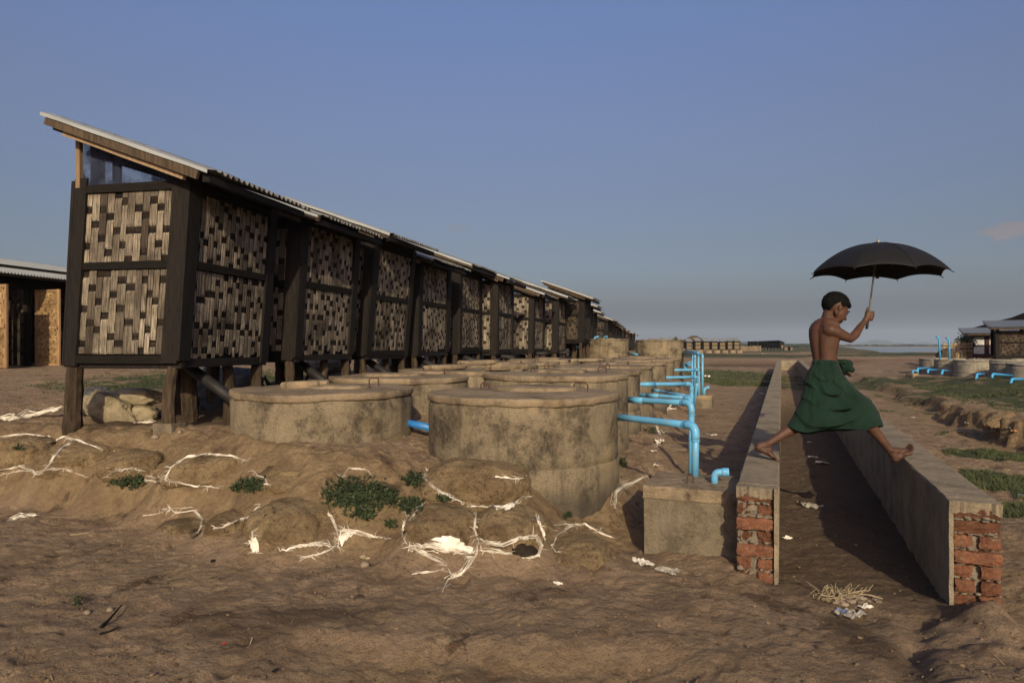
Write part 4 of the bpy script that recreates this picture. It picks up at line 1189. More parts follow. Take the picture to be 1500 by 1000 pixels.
patch(BAGS['f'], [(366,790),(376,786),(380,808),(370,810)], 3, 'plastic', 'bare_sacking')
patch(BAGS['g'], [(496,788),(512,776),(524,780),(510,788),(500,800)], 4, 'plastic', 'bare_sacking')
patch(BAGS['h'], [(738,742),(752,735),(756,741),(742,750)], 5, 'plastic', 'bare_sacking')
# ------------------------------------------------------------------ sacks and tarpaulin under the nearest hut
def lumpy(name, c, r, seed, mat, label, cat, group=None, rz=0, amp=.16, ry=0.0, crease=.05):
    b = MB()
    def f(p):
        q = Vector((p.x*1.4+seed*2.7, p.y*1.4, p.z*1.4))
        n = mnoise.noise(q)*amp + mnoise.noise(q*2.7)*amp*.5 - crease*abs(mnoise.noise(q*3.6)) - crease*.7*abs(mnoise.noise(q*8))
        g = lambda v, e: math.copysign(abs(v)**e, v)
        return Vector((g(p.x,.85), g(p.y,.85), g(p.z,.85)))*(1+n)
    b.ell((0,0,0), r, nu=56, nv=34, f=f)
    o = b.build(name, M[mat], smooth=True); o.location = c; o.rotation_euler = (0, ry, rz)
    tag(o, label, cat, group); return o
SG = 'old sacks under the nearest hut'
def on_ground(px, py, Y, dz): 
    X = (px-750)/1000*Y; return Vector((X, Y, gh(X, Y)+dz))
s1o = lumpy('sack', P(163, 600, 6.35), (.27,.19,.14), 1, 'sack', 'pale sack slumped against the left stilt of the nearest hut', 'sack', SG, .3, ry=.55, crease=.14, amp=.2)
s2o = lumpy('sack', P(186, 584, 6.6), (.33,.2,.10), 2, 'sack', 'tied pale sack lying across the top of the other two', 'sack', SG, -.1, ry=-.05, crease=.08)
s3o = lumpy('sack', P(196, 608, 6.5), (.23,.17,.11), 3, 'sack', 'small pale sack lying on the ground right of the slumped one', 'sack', SG, .0, crease=.08)
lumpy('sack', P(140, 590, 6.75), (.17,.16,.16), 4, 'greysack', 'dark grey torn sack behind the left stilt of the nearest hut', 'sack', SG, .0, crease=.12)
lumpy('tarpaulin_bundle', P(330, 562, 8.6), (.46,.36,.22), 5, 'greysack', 'grey crumpled tarpaulin heap behind the dark waste pipe', 'tarpaulin', 'tarpaulin heaps under the huts', .2, crease=.10)
lumpy('tarpaulin_bundle', P(290, 575, 8.0), (.30,.30,.20), 6, 'greysack', 'smaller grey tarpaulin heap left of the dark waste pipe', 'tarpaulin', 'tarpaulin heaps under the huts', -.2, crease=.14)
lumpy('tarpaulin_bundle', P(345, 590, 7.7), (.36,.26,.12), 7, 'tarp', 'flat dark tarpaulin lying low beside the wide round tank', 'tarpaulin', 'tarpaulin heaps under the huts', .1, crease=.10)
for k, (px, py, Y, w) in enumerate(((480,532,12.5,.4),(585,530,14.5,.45),(648,528,16,.5),(690,527,17,.4),(752,524,20,.5))):
    lumpy('tarpaulin_bundle', P(px, py, Y), (w,.35,.20), 70+k, 'greysack', ['grey heap seen under the second and third huts','grey heap seen under the fourth hut','grey heap seen under the fifth hut','grey heap seen under the sixth hut','grey heap seen under the seventh hut'][k], 'tarpaulin', 'tarpaulin heaps under the huts', .3*k, crease=.12)
bpy.context.view_layer.update()
m = MB()
for k in range(5):
    o = k*.007
    m.tube([P(150+k, 585+k*1.0, 6.30), P(166, 588+k*1.2, 6.34), P(182, 594+k*1.4, 6.36), P(190, 599+k, 6.34)], .006, 6)
m.tube([P(190,599,6.33), P(188,607,6.3), P(186,614,6.33)], .005, 6); m.tube([P(190,600,6.33), P(194,608,6.3), P(193,616,6.33)], .005, 6)
o = m.build('rope', M['straw'], None); o.data.transform(s2o.matrix_world.inverted()); o.parent = s2o
# shredded sacking lying left of the first stilt
for k, (pts, lab) in enumerate((([(-5,615),(30,612),(60,606),(90,598)], 'shredded white sacking strewn on the ground left of the nearest hut'), ([(195,620),(220,618),(240,624)], 'torn white scrap on the dark soil under the nearest hut'),
                                ([(12,764),(30,757),(58,756)], 'frayed white strip lying on the bare ground at the far left'))):
    o = torn(None, pts, .13 if k == 0 else .05, 900+k, 16 if k == 0 else 9); o.name = 'torn_sack'; tag(o, lab, 'torn sack', 'loose torn sacking on the ground')
WP = [([(962,655),(968,640),(962,625),(968,612)], 'shiny torn plastic spilling down the slope beside the nearest pipe', .035),
      ([(900,745),(902,722),(912,712),(925,708),(938,702),(945,698)], 'white torn sack edge curling over the dark hole beside the concrete box', .03), ([(975,605),(985,590),(978,600)], 'torn white plastic behind the drop of the second pipe', .03),
      ([(1030,556),(1040,560),(1046,566)], 'pale torn plastic beside the far concrete box', .06), ([(1035,636),(1042,638),(1050,637)], 'thin white strip on the bare soil right of the nearest pipe', .02)]
for k, (pts, lab, w) in enumerate(WP):
    o = torn(None, pts, w, 930+k, 14); o.name = 'torn_sack'; tag(o, lab, 'torn sack', 'loose torn sacking on the ground')

# ------------------------------------------------------------------ weeds, grass
def weed(px, py, w, h, label, seed, n=260):
    rnd = random.Random(seed); c, nn = hit(px, py); sc = c.y/1000
    root = empty('weed', c); tag(root, label, 'weed', 'green weeds on the sandbag mound'); m = MB(); stems = m
    for i in range(n):
        x = px + rnd.gauss(0, w*.26); y = py + rnd.gauss(0, h*.24)
        if abs(x-px) > w*.55 or abs(y-py) > h*.55: continue
        p, q = hit(x, y)
        if (p-c).length > .5: continue
        up = (q + Vector((rnd.gauss(0,.5), rnd.gauss(0,.5), .5))).normalized()
        L = rnd.uniform(.012, .05); tip = p + up*L
        if rnd.random() < .35: stems.beam(p - q*.005, tip, .0025, .0025)
        for k in range(rnd.randrange(3, 7)):
            d = Vector((rnd.gauss(0,1), rnd.gauss(0,1), rnd.gauss(.3,.5))).normalized(); s = d.cross(up)
            if s.length < .1: continue
            s.normalize(); l = rnd.uniform(.010, .024); ww = l*rnd.uniform(.22, .38)
            o = p + up*L*rnd.uniform(.3, 1)
            m.add([o, o+d*l*.5+s*ww, o+d*l, o+d*l*.5-s*ww], [(0,1,2,3)], rnd.random())
    m.build('leaves', M['leaf'], root, local=False)
WEEDS = [(518,726,86,46,'biggest dark green weed clump on the sandbags',700), (567,730,36,30,'weed clump just right of the biggest one',200), (605,705,30,24,'weed tuft below the gap between the two front tanks',160),
         (603,742,34,22,'weed tuft above the lower sandbag with the white foot',160), (653,730,18,10,'tiny weed under the rounded sandbag',60), (535,752,40,20,'sparse weed hanging below the biggest clump',120),
         (195,708,30,20,'weed tuft below the third sandbag from the left edge',170), (172,707,18,9,'low weed left of the tuft between the sandbags',60), (370,712,32,22,'weed tuft right of the white ringed sandbag',170), (346,717,16,10,'low weed at the end of the white ringed hem',60),
         (830,757,10,6,'tiny weed at the foot of the big tank',30), (573,770,14,12,'small weed on the sandbag right of the biggest clump',40), (908,680,22,14,'weed in the corner between the big tank and the next one',90), (955,632,30,12,'weed on the slope under the second pipe',110), (935,605,26,14,'weed at the base of the third tank',90), (27,658,12,5,'sparse weed on the leftmost sandbag',25), (112,888,6,14,'single green shoot on the bare ground at lower left',14)]
for k, (px, py, w, h, lab, n) in enumerate(WEEDS): weed(px, py, w, h, lab, 40+k, n)

def grass_blades():
    pts = []
    def fill(cx, cy, rx, ry, n):
        a = RNG.uniform(0, 2*np.pi, n); r = np.sqrt(RNG.uniform(0, 1, n))
        x = cx + rx*r*np.cos(a)*1.05; y = cy + ry*r*np.sin(a)*1.05
        k = fbm(x*3.0, y*3.0, 71, 4) + .25*(1-r) > .05
        return np.stack([x[k], y[k]], 1)
    for (cx, cy, rx, ry) in GRASS: pts.append(fill(cx, cy, rx, ry, int(26000*rx*ry)))
    # plateau right of the channel
    n = 60000; s = RNG.uniform(3.5, 9.5, n); t = RNG.uniform(4.5, 17, n)
    x = C0.x + s*CN.x + t*CT.x; y = C0.y + s*CN.y + t*CT.y
    k = fbm(x*.8, y*.8, 72, 5) > .0
    pts.append(np.stack([x[k], y[k]], 1))
    # thin tufts on the open soil
    for (px, py) in ((1275,598),(1300,603),(1358,606),(1390,635),(1340,596),(1405,655)):
        h_, _ = hit(px, py); pts.append(fill(h_.x, h_.y, .22, .10, 260))
    for (cx, cy, rx, ry) in ((-5.2, 11.5, 2.6, 2.0), (-3.4, 9.6, 1.3, .9), (9.5, 30, 2.6, 7), (7.6,24,1,3)): pts.append(fill(cx, cy, rx, ry, 9000))
    p = np.concatenate(pts); z = height(p[:,0], p[:,1]); n = len(p)
    dist = p[:,1]; L = RNG.uniform(.012, .038, n)*np.clip(1+dist/40, 1, 2); w = (.0016 + .0004*dist)*RNG.uniform(.8, 1.4, n)
    a = RNG.uniform(0, np.pi, n); lx = RNG.normal(0, .6, n)*L; ly = RNG.normal(0, .6, n)*L
    v = np.zeros((n, 3, 3)); v[:,0,:] = np.stack([p[:,0]-w*np.cos(a), p[:,1]-w*np.sin(a), z-.006], 1); v[:,1,:] = np.stack([p[:,0]+w*np.cos(a), p[:,1]+w*np.sin(a), z-.006], 1)
    v[:,2,:] = np.stack([p[:,0]+lx, p[:,1]+ly, z+L], 1)
    me = bpy.data.meshes.new('grass'); me.vertices.add(3*n); me.vertices.foreach_set('co', v.reshape(-1).astype(np.float32))
    me.loops.add(3*n); me.loops.foreach_set('vertex_index', np.arange(3*n, dtype=np.int32)); me.polygons.add(n); me.polygons.foreach_set('loop_start', np.arange(0, 3*n, 3, dtype=np.int32)); me.update(calc_edges=True)
    k = me.attributes.new('tone', 'FLOAT', 'FACE'); k.data.foreach_set('value', RNG.uniform(0, 1, n).astype(np.float32))
    me.materials.append(M['grassblade']); o = bpy.data.objects.new('grass', me); col.objects.link(o)
    tag(o, 'short grass in patches on the soil right of the channel', 'grass', None, 'stuff')
grass_blades()

# clods, chips and pebbles trodden into the soil
def debris():
    m = MB(); rnd = random.Random(99); pts = []
    while len(pts) < 7000:
        y = 2.55 + 9*rnd.random()**2.0; x = rnd.uniform(-.85, .95)*y
        s, t = st(x, y)
        if (-.05 < s < .25 or .98 < s < 1.3) and t > -.1: continue
        if -.65 < s < 0 and 0 < t < .9: continue
        pts.append((x, y))
    A = np.array(pts); Z = height(A[:,0], A[:,1])
    for i, (x, y) in enumerate(pts):
        r = .0020 + .0085*rnd.random()**8; z = float(Z[i])
        m.ell((x, y, z+r*.25), (r*rnd.uniform(.8,1.6), r*rnd.uniform(.8,1.4), r*rnd.uniform(.5,.9)), M=Matrix.Rotation(rnd.uniform(0,3), 3, 'Z'), nu=5, nv=3, tone=rnd.random())
    tag(m.build('debris', M['clod']), 'small clods and pebbles scattered over the bare soil', 'clods', None, 'stuff')
    m = MB()
    for i in range(700):
        x, y = pts[rnd.randrange(len(pts))]; x += .03
        a = rnd.uniform(0, 3.14); L = rnd.uniform(.006, .03) if rnd.random() < .85 else rnd.uniform(.04,.10); d = Vector((math.cos(a)*L, math.sin(a)*L, 0)); w = Vector((-math.sin(a), math.cos(a), 0))*rnd.uniform(.001,.0022)
        p = Vector((x, y, gh(x, y)+.004)); q = p+d; q.z = gh(q.x, q.y)+.004
        m.add([p-w, p+w, q+w, q-w], [(0,1,2,3)], rnd.random())
    tag(m.build('litter', M['straw']), 'bits of straw and chaff scattered over the bare soil', 'chaff', None, 'stuff')
debris()
def stone(px, py, r, label, mat='pebble', seed=0, group='stones on the bare soil'):
    p, n = hit(px, py); rnd = random.Random(seed); k = r*p.y/1000
    b = MB(); b.ell((0,0,0), (k, k*.8, k*.7), nu=14, nv=9, f=lambda q: q*(1+.25*mnoise.noise(q*1.3+Vector((seed,0,0)))))
    o = b.build('stone', M[mat], smooth=True); o.location = p+Vector((0,0,k*.35)); tag(o, label, 'stone', group)
stone(534, 829, 7, 'rounded brown stone on the soil below the white torn sack', seed=1)
stone(227, 642, 6, 'pale stone beside the footing of the right stilt', seed=2); stone(263, 634, 4, 'small pale pebble behind the footing of the right stilt', seed=3)
stone(161, 894, 5, 'small brown stone left of the dark twig', seed=4); stone(128, 898, 5, 'pale stone beside the single green shoot', seed=5)

# plastic scraps and other litter
def scrap(px, py, w, label, mat, seed, cat='litter', group='plastic scraps littering the ground', name='plastic_scrap', hgt=.35):
    rnd = random.Random(seed); p, nn = hit(px, py); r = w/2*p.y/1000
    b = MB(); n = 9; vs = []; fs = []
    for k in range(n+1):
        for i in range(n+1):
            u, v = k/n*2-1, i/n*2-1
            e = 1 - .35*mnoise.noise(Vector((u*1.7+seed, v*1.7, 3.3)))
            x, y = u*r*e, v*r*.6*e
            z = r*hgt*(.5+mnoise.noise(Vector((u*2.1+seed, v*2.1, .5))) + .6*abs(mnoise.noise(Vector((u*4+seed, v*4, 1.5)))))
            vs.append(Vector((x, y, max(.002, z))))
    for k in range(n):
        for i in range(n): a = k*(n+1)+i; fs.append((a, a+1, a+n+2, a+n+1))
    b.add(vs, fs, rnd.random()); o = b.build(name, M[mat], smooth=False); o.location = p + Vector((0,0,.001)); o.rotation_euler = (0,0,rnd.uniform(0,3))
    tag(o, label, cat, group)
M['clear'] = simple('grey_plastic', (.20,.17,.13), (.42,.38,.31), 18, .5, .01, 50)
M['redlit'] = simple('red_wrapper', (.30,.03,.02), (.45,.07,.05), 30, .6, .003, 60)
M['blue'] = simple('blue_wrapper', (.03,.07,.20), (.25,.25,.28), 25, .6, .004, 60)
M['yellow'] = simple('yellow_scrap', (.45,.36,.05), (.5,.4,.08), 30, .6, .003)
M['pink'] = simple('magenta_scrap', (.42,.08,.10), (.5,.35,.1), 40, .6, .003)
SCR = [(966,648,24,'crumpled white plastic on the slope, halfway down the nearest pipe','plastic'), (957,662,16,'small white plastic lump on the slope above the concrete box','plastic'), (968,634,22,'greyish shiny plastic caught on the slope behind the nearest pipe','clear'),
       (958,682,14,'white plastic shred on the slope just above the concrete box','plastic'), (988,560,20,'white plastic heap beside the last low tank','plastic'), (993,549,14,'white plastic above the heap beside the last low tank','plastic'), (1036,552,14,'pale crumpled plastic behind the far concrete box','plastic'), (983,600,14,'white plastic tuft under the second pipe','plastic'),
       (940,826,30,'white crumpled plastic on the soil below the concrete box','plastic'), (977,838,32,'flat greyish plastic sheet piece below the concrete box','clear'), (817,855,15,'pale triangular scrap on the open foreground soil','plastic'),
       (1186,743,34,'crushed clear bottle in the channel shade','clear'), (1153,789,14,'small white scrap on the channel floor near the brick end','plastic'), (1190,670,12,'white scrap on the channel floor behind the foot','plastic'), (1205,679,18,'longer white scrap on the channel floor below the skirt','plastic'),
       (1186,648,7,'tiny white scrap on the channel floor under the hem','plastic'), (1247,904,44,'crumpled pinkish wrapper in the straw heap at the channel mouth','clear'), (1237,898,24,'blue striped wrapper in the straw heap at the channel mouth','blue'),
       (1266,890,20,'pale sheet of plastic at the right of the straw heap','plastic'), (1416,620,8,'white scrap below the eroded hollow of the bank','plastic'), (1456,632,12,'long white scrap below the sacking in the bank','plastic'), (1487,632,10,'bright yellow and pink wrapper at the right edge','pink'),
       (1478,628,12,'clear plastic bag below the sacking in the bank','clear'), (1337,612,6,'white scrap on the soil just above the right foot','plastic'), (1385,618,3,'tiny white speck of litter near the bank','plastic'), (1494,725,9,'blue scrap in the grass at the right edge','blue'),
       (157,686,10,'white scrap stuck between the sandbags','plastic'), (392,710,12,'small white paper right of the weed tuft','plastic'), (328,943,8,'red scrap on the lower left soil','redlit'), (663,946,6,'small red scrap on the lower step','redlit'), (1054,604,4,'yellow scrap in the shade of the wall','yellow'),
       (1119,519,6,'white plastic bag far off on the grass before the small huts','plastic'), (537,818,18,'yellowish flat scrap near the brown stone','straw'), (1116,577,8,'white scrap in the wall shade farther back','plastic'), (313,822,12,'black scrap on the left soil','black'), (403,983,12,'black scrap at the bottom edge','black')]
for k, (px, py, w, lab, mt) in enumerate(SCR): scrap(px, py, w, lab, mt, 10+k)
# straw heap
c, nn = hit(1228, 878); root = empty('straw_heap', c); tag(root, 'small heap of straw and rubbish at the channel mouth', 'straw heap')
m = MB(); rnd = random.Random(5)
for i in range(120):
    big = i < 9
    x = c.x + rnd.gauss(0, .06) - (.04 if big else 0); y = c.y + rnd.gauss(0, .035); a = rnd.uniform(-.5, .5) + (math.pi/2 if rnd.random() < .3 else 0); L = rnd.uniform(.08, .15) if big else rnd.uniform(.02, .06)
    p = Vector((x, y, gh(x, y) + rnd.uniform(.008, .05 if big else .03))); q = p + Vector((math.cos(a)*L, math.sin(a)*L*.6, rnd.uniform(-.03, .05))); q.z = max(q.z, gh(q.x, q.y)+.004)
    m.tube([p, p.lerp(q, .5)+Vector((0,0,rnd.uniform(0,.008))), q], .0028 if big else .0016, 5, tone=rnd.random())
m.build('straws', M['straw'], root, local=False)
m = MB()
for i in range(60):
    x = c.x + .05 + rnd.gauss(0, .07); y = c.y + rnd.gauss(-.01, .035); r = rnd.uniform(.006, .016)
    m.ell((x, y, gh(x, y)+r*.5), (r*1.5, r*1.2, r*.7), nu=7, nv=5, f=lambda q: q*(1+.3*mnoise.noise(q*2+Vector((i,0,0)))), tone=rnd.random())
m.build('rubbish_bits', M['pebble'], root, local=False)['kind'] = 'stuff'
# twigs
def twig(pts, r, label, mat='darkwood'):
    m = MB(); m.tube([hit(x, y)[0]+Vector((0,0,r*.8+dz)) for x, y, dz in pts], [r*(1-.6*k/(len(pts)-1)) for k in range(len(pts))], 7, jit=.2)
    tag(m.build('twig', M[mat]), label, 'twig', 'twigs on the foreground soil')
twig([(148,920,0),(160,912,.01),(178,897,.03)], .008, 'dark broken twig standing up from the lower left soil')
twig([(146,930,0),(162,925,0),(174,921,.005)], .006, 'dark twig lying flat under the broken one')
twig([(102,784,.0),(116,783,.0),(130,781,.0)], .006, 'pale straw stalk on the left soil', 'straw')
twig([(1408,709,.0),(1420,710,.0),(1430,710,.002)], .004, 'thin dark twig on top of the right channel wall')

# the sacking that hangs out of the bank
hp_ = hit(1465, 618)[0]
lumpy('sack', hp_ + Vector((0,.03,.03)), (.26,.15,.075), 31, 'bag', 'pale sack sticking out of the eroded bank at the right edge', 'sack', None, .35, ry=-.35, crease=.12)
bpy.context.view_layer.update()
o = torn(None, [(1450,622),(1462,616),(1475,612)], .02, 77, 7); o.name = 'torn_sack'; tag(o, 'torn white edge lying across the sack in the bank', 'torn sack', 'loose torn sacking on the ground')

# ------------------------------------------------------------------ chickens
def chicken(px, py, Y, label, seed, face=-1, sc=1.0):
    x = (px-750)/1000*Y; base = Vector((x, Y, EYE-(py-HOR)/1000*Y)); g = gh(x, Y); base.z = g
    root = empty('chicken', base, 0 if face > 0 else math.pi); tag(root, label, 'chicken', 'black chickens beneath the second hut')
    k = sc; b = MB()
    b.ell((0,0,.17*k), (.105*k,.065*k,.075*k), M=Matrix.Rotation(-.25, 3, 'Y'), nu=18, nv=12)
    b.cap((.07*k,0,.20*k), (.125*k,0,.30*k), .042*k, .022*k); b.ell((.135*k,0,.315*k), (.028*k,.022*k,.026*k), nu=12, nv=8)
    b.cap((-.08*k,0,.20*k), (-.17*k,0,.27*k), .045*k, .02*k); b.cap((.0,-.03*k,.14*k), (.0,-.035*k,.09*k), .035*k, .018*k); b.cap((.0,.03*k,.14*k), (.0,.035*k,.09*k), .035*k, .018*k)
    o = b.build('body', M['feather'], root); remesh(o, .008, 4)
    for s in (-1, 1):
        m = MB(); m.tube([(0,.035*s*k,.10*k), (.012*k,.035*s*k,.05*k), (0,.035*s*k,.004)], .006*k, 7)
        for a in (-.5, 0, .5): m.tube([(0,.035*s*k,.006), (.045*k*math.cos(a),.035*s*k+.045*k*math.sin(a),.004)], .004*k, 5)
        m.build('leg', M['beak'], root)
    m = MB(); m.tube([(.158*k,0,.315*k), (.185*k,0,.305*k)], [.010*k,.002], 7); m.build('beak', M['beak'], root)
    m = MB(); m.ell((.135*k,0,.343*k), (.018*k,.004*k,.012*k), nu=8, nv=6); m.build('comb', M['comb'], root)
chicken(401, 552, 8.7, 'black chicken standing beneath the second hut, facing left', 1, -1, .82)
chicken(437, 548, 8.9, 'black chicken half hidden behind a stilt of the second hut', 2, 1, .9)

# ------------------------------------------------------------------ the long latrine block at the left with open doors
def wall_box(m, x0, x1, y0, y1, z0, z1): m.box(x0, x1, y0, y1, z0, z1, jit=.004, tone=random.random())
def door_block(X0, Y0, rz, label, nd, seed, z, W=1.3, ang0=-1.55):
    rnd = random.Random(seed); root = empty('latrine_block', (X0, Y0, z), rz); tag(root, label, 'latrine block', 'long latrine blocks with woven doors')
    H = 1.98; L = W*nd
    b = MB(); b.box(-.1, L+.1, -.1, 1.5, -.35, .0, jit=.01); b.build('plinth', M['boxc'], root)
    b = MB(); b.box(0, L, 1.25, 1.30, .0, H-.1); b.build('back_wall', M['weavegrey'], root)
    for k in range(nd+1):
        b = MB(); b.box(k*W-.05, k*W+.05, .0, .10, .0, H, jit=.006, tone=rnd.random()); b.build('post', M['darkwood'], root)
        Lm, Dm = MB(), MB(); weave_panel(Lm, Dm, (k*W-.024, 1.24, .02), (0,-1,0), (0,0,1), 1.12, H-.2, (-1,0,0), rnd, .08)
        p = Lm.build('woven_partition', M['weavegrey'], root); Dm.build('weft_and_backing', M['weavedark'], p)
    b = MB(); b.box(-.2, L+.2, -.06, -.015, H-.30, H-.16, jit=.006); b.build('lintel', M['rail'], root)
    b = MB(); b.box(-.2, L+.2, .105, .13, H-.30, H+.20, jit=.004); b.build('frieze_board', M['darkwood'], root)
    vs, fs = corrugated(0, 1.0, 0, L+.5, lambda x, y: 0, per=6, nxs=2)
    vs = [(y-.25, -.55 + x*2.0, H - .05 + x*.54 + z_) for (x, y, z_) in vs]
    r = MB(); r.add(vs, [tuple(reversed(f)) for f in fs]); r.build('roof', M['iron'], root, smooth=True)
    b = MB(); b.beam((-.25,-.46,H-.06), (L+.25,-.46,H-.06), .05, .08, segs=6, jit=.004); b.build('eave_board', M['wood'], root)
    for k in range(nd):
        hor = k % 2 == 1
        ang = ang0 + rnd.uniform(-.12, .12); dw = .68; hx = k*W + .10
        Mx = Matrix.Translation((hx, -.07, .0)) @ Matrix.Rotation(ang, 4, 'Z'); dh = H-.30
        fr = MB()
        for (x0,x1,z0,z1) in ((0,.06,0,dh),(dw-.06,dw,0,dh),(.06,dw-.06,dh-.06,dh),(.06,dw-.06,0,.06),(.06,dw-.06,dh*.5-.03,dh*.5+.03)):
            fr.box(x0, x1, -.025, .015, z0, z1, M=Mx, jit=.003, tone=rnd.random())
        do = fr.build('door', M['doorwood'], root)
        Lm, Dm = MB(), MB(); mx = Mx.to_3x3(); nn = mx @ Vector((0,-1,0))
        for (z0, z1) in ((.06, dh*.5-.03), (dh*.5+.03, dh-.06)):
            if not hor: weave_panel(Lm, Dm, Mx @ Vector((.06, 0, z0)), mx @ Vector((1,0,0)), (0,0,1), dw-.12, z1-z0, nn, rnd, .055)
            else: weave_panel(Lm, Dm, Mx @ Vector((.06, 0, z1)), Vector((0,0,-1)), mx @ Vector((1,0,0)), z1-z0, dw-.12, nn, rnd, .05)
        p = Lm.build('woven_panel', M['weavenew'], do); Dm.build('weft_and_backing', M['weftnew'], p)
        m = MB(); m.tube([Mx @ Vector((dw-.03, -.03, dh*.52)), Mx @ Vector((dw-.03, -.06, dh*.50)), Mx @ Vector((dw-.03, -.03, dh*.47))], .006, 6); m.build('handle', M['rebar'], do)
    return root
M['doorwood'] = simple('door_wood', (.17, .10, .05), (.34, .21, .11), 5, .85, .006, 18, .3, (6,6,.8), .2)
door_block(-10.88, 13.75, math.atan2(1, .2), 'latrine block with open yellow woven doors and iron roof behind the nearest hut', 5, 3, .90)
door_block(-7.2, 21.0, math.atan2(1, .25), 'far latrine block with yellow woven doors glimpsed between the stilts', 6, 4, .86, W=1.4)

# ------------------------------------------------------------------ right hand side: tanks, pipes, huts
RT = [(16.0, 25.4, .86, 'grey ring tank under the leaning tall blue pipe, left end of its row'), (15.45, 23.6, .87, 'second grey ring tank of the right hand row, below the other tall blue pipe'), (15.35, 22.4, .88, 'broad sunlit ring tank in the middle of the right hand row'),
      (15.9, 21.6, .90, 'plain grey ring tank behind the sunlit one in the right hand row'), (15.15, 20.35, .84, 'grey ring tank second from the right edge'), (14.65, 19.0, .84, 'grey ring tank cut by the right edge of the photo')]
for k, (X, Y, z, lab) in enumerate(RT): make_tank(X, Y, z, lab, 'grey ring tanks of the right hand row', 80+k, zbot=.2, mat='greytank', lidmat='greytank', handles=0)
def straight_pipe(pts, r, label, group):
    m = MB(); P_ = [Vector(pts[0])]
    for k in range(1, len(pts)-1): P_ += elbow_pts(pts[k-1], pts[k], pts[k+1], r*3.2, 5)
    P_.append(Vector(pts[-1])); m.tube(P_, r, 12)
    tag(m.build('blue_pipe', M['pvcb'], smooth=True), label, 'pipe', group)
M['pvcb'] = simple('bright_blue_pvc', (.04, .26, .52), (.06, .34, .62), 5, .4, .001, 40, spec=.45)
Gp = 'blue pipes at the right hand tanks'
straight_pipe([P(1372.5,493,24.9), P(1375,493.5,24.9), P(1377.5,529,24.9)], .032, 'tall blue vent pipe leaning on the first grey tank', Gp)
straight_pipe([P(1387,495,23.6), P(1390,495.3,23.6), P(1391,529,23.6)], .032, 'tall upright blue vent pipe on the second grey tank', Gp)
for k, (a, b, c, lab) in enumerate((((1344,546,22.6),(1344,539.5,22.6),(1363,539,23.6),'low blue pipe beside the small dark box'), ((1359,546,21.5),(1359,541.5,21.5),(1374,541.8,22.5),'low blue pipe second from the small dark box'), ((1380,545,20.6),(1380,542.5,20.6),(1389,542.8,21.6),'shortest low blue pipe at the foot of the right hand tanks'),
                                ((1430.5,551,18.6),(1430.5,548,18.6),(1442,547.5,19.4),'low blue pipe before the sunlit tank'), ((1453,553,18.2),(1453,547.5,18.2),(1483,550,18.9),'longest low blue pipe running to the tank at the right edge'), ((1481,558,17.2),(1481,555,17.2),(1506,555.5,17.8),'low blue pipe cut by the right edge of the photo'))):
    straight_pipe([P(*a), P(*b), P(*c)], .034, lab, Gp)
bx = P(1336, 546, 22.4); make_box((bx.x, bx.y), .22, .3, gh(bx.x,bx.y)-.1, gh(bx.x,bx.y)+.18, .2, 'small dark concrete box at the left end of the right hand tanks', 9, BG)
stub((bx.x+.02, bx.y, gh(bx.x,bx.y)+.18), .03, .10, (.6,-.5,-.1), 'blue elbow on the small dark box at the right')
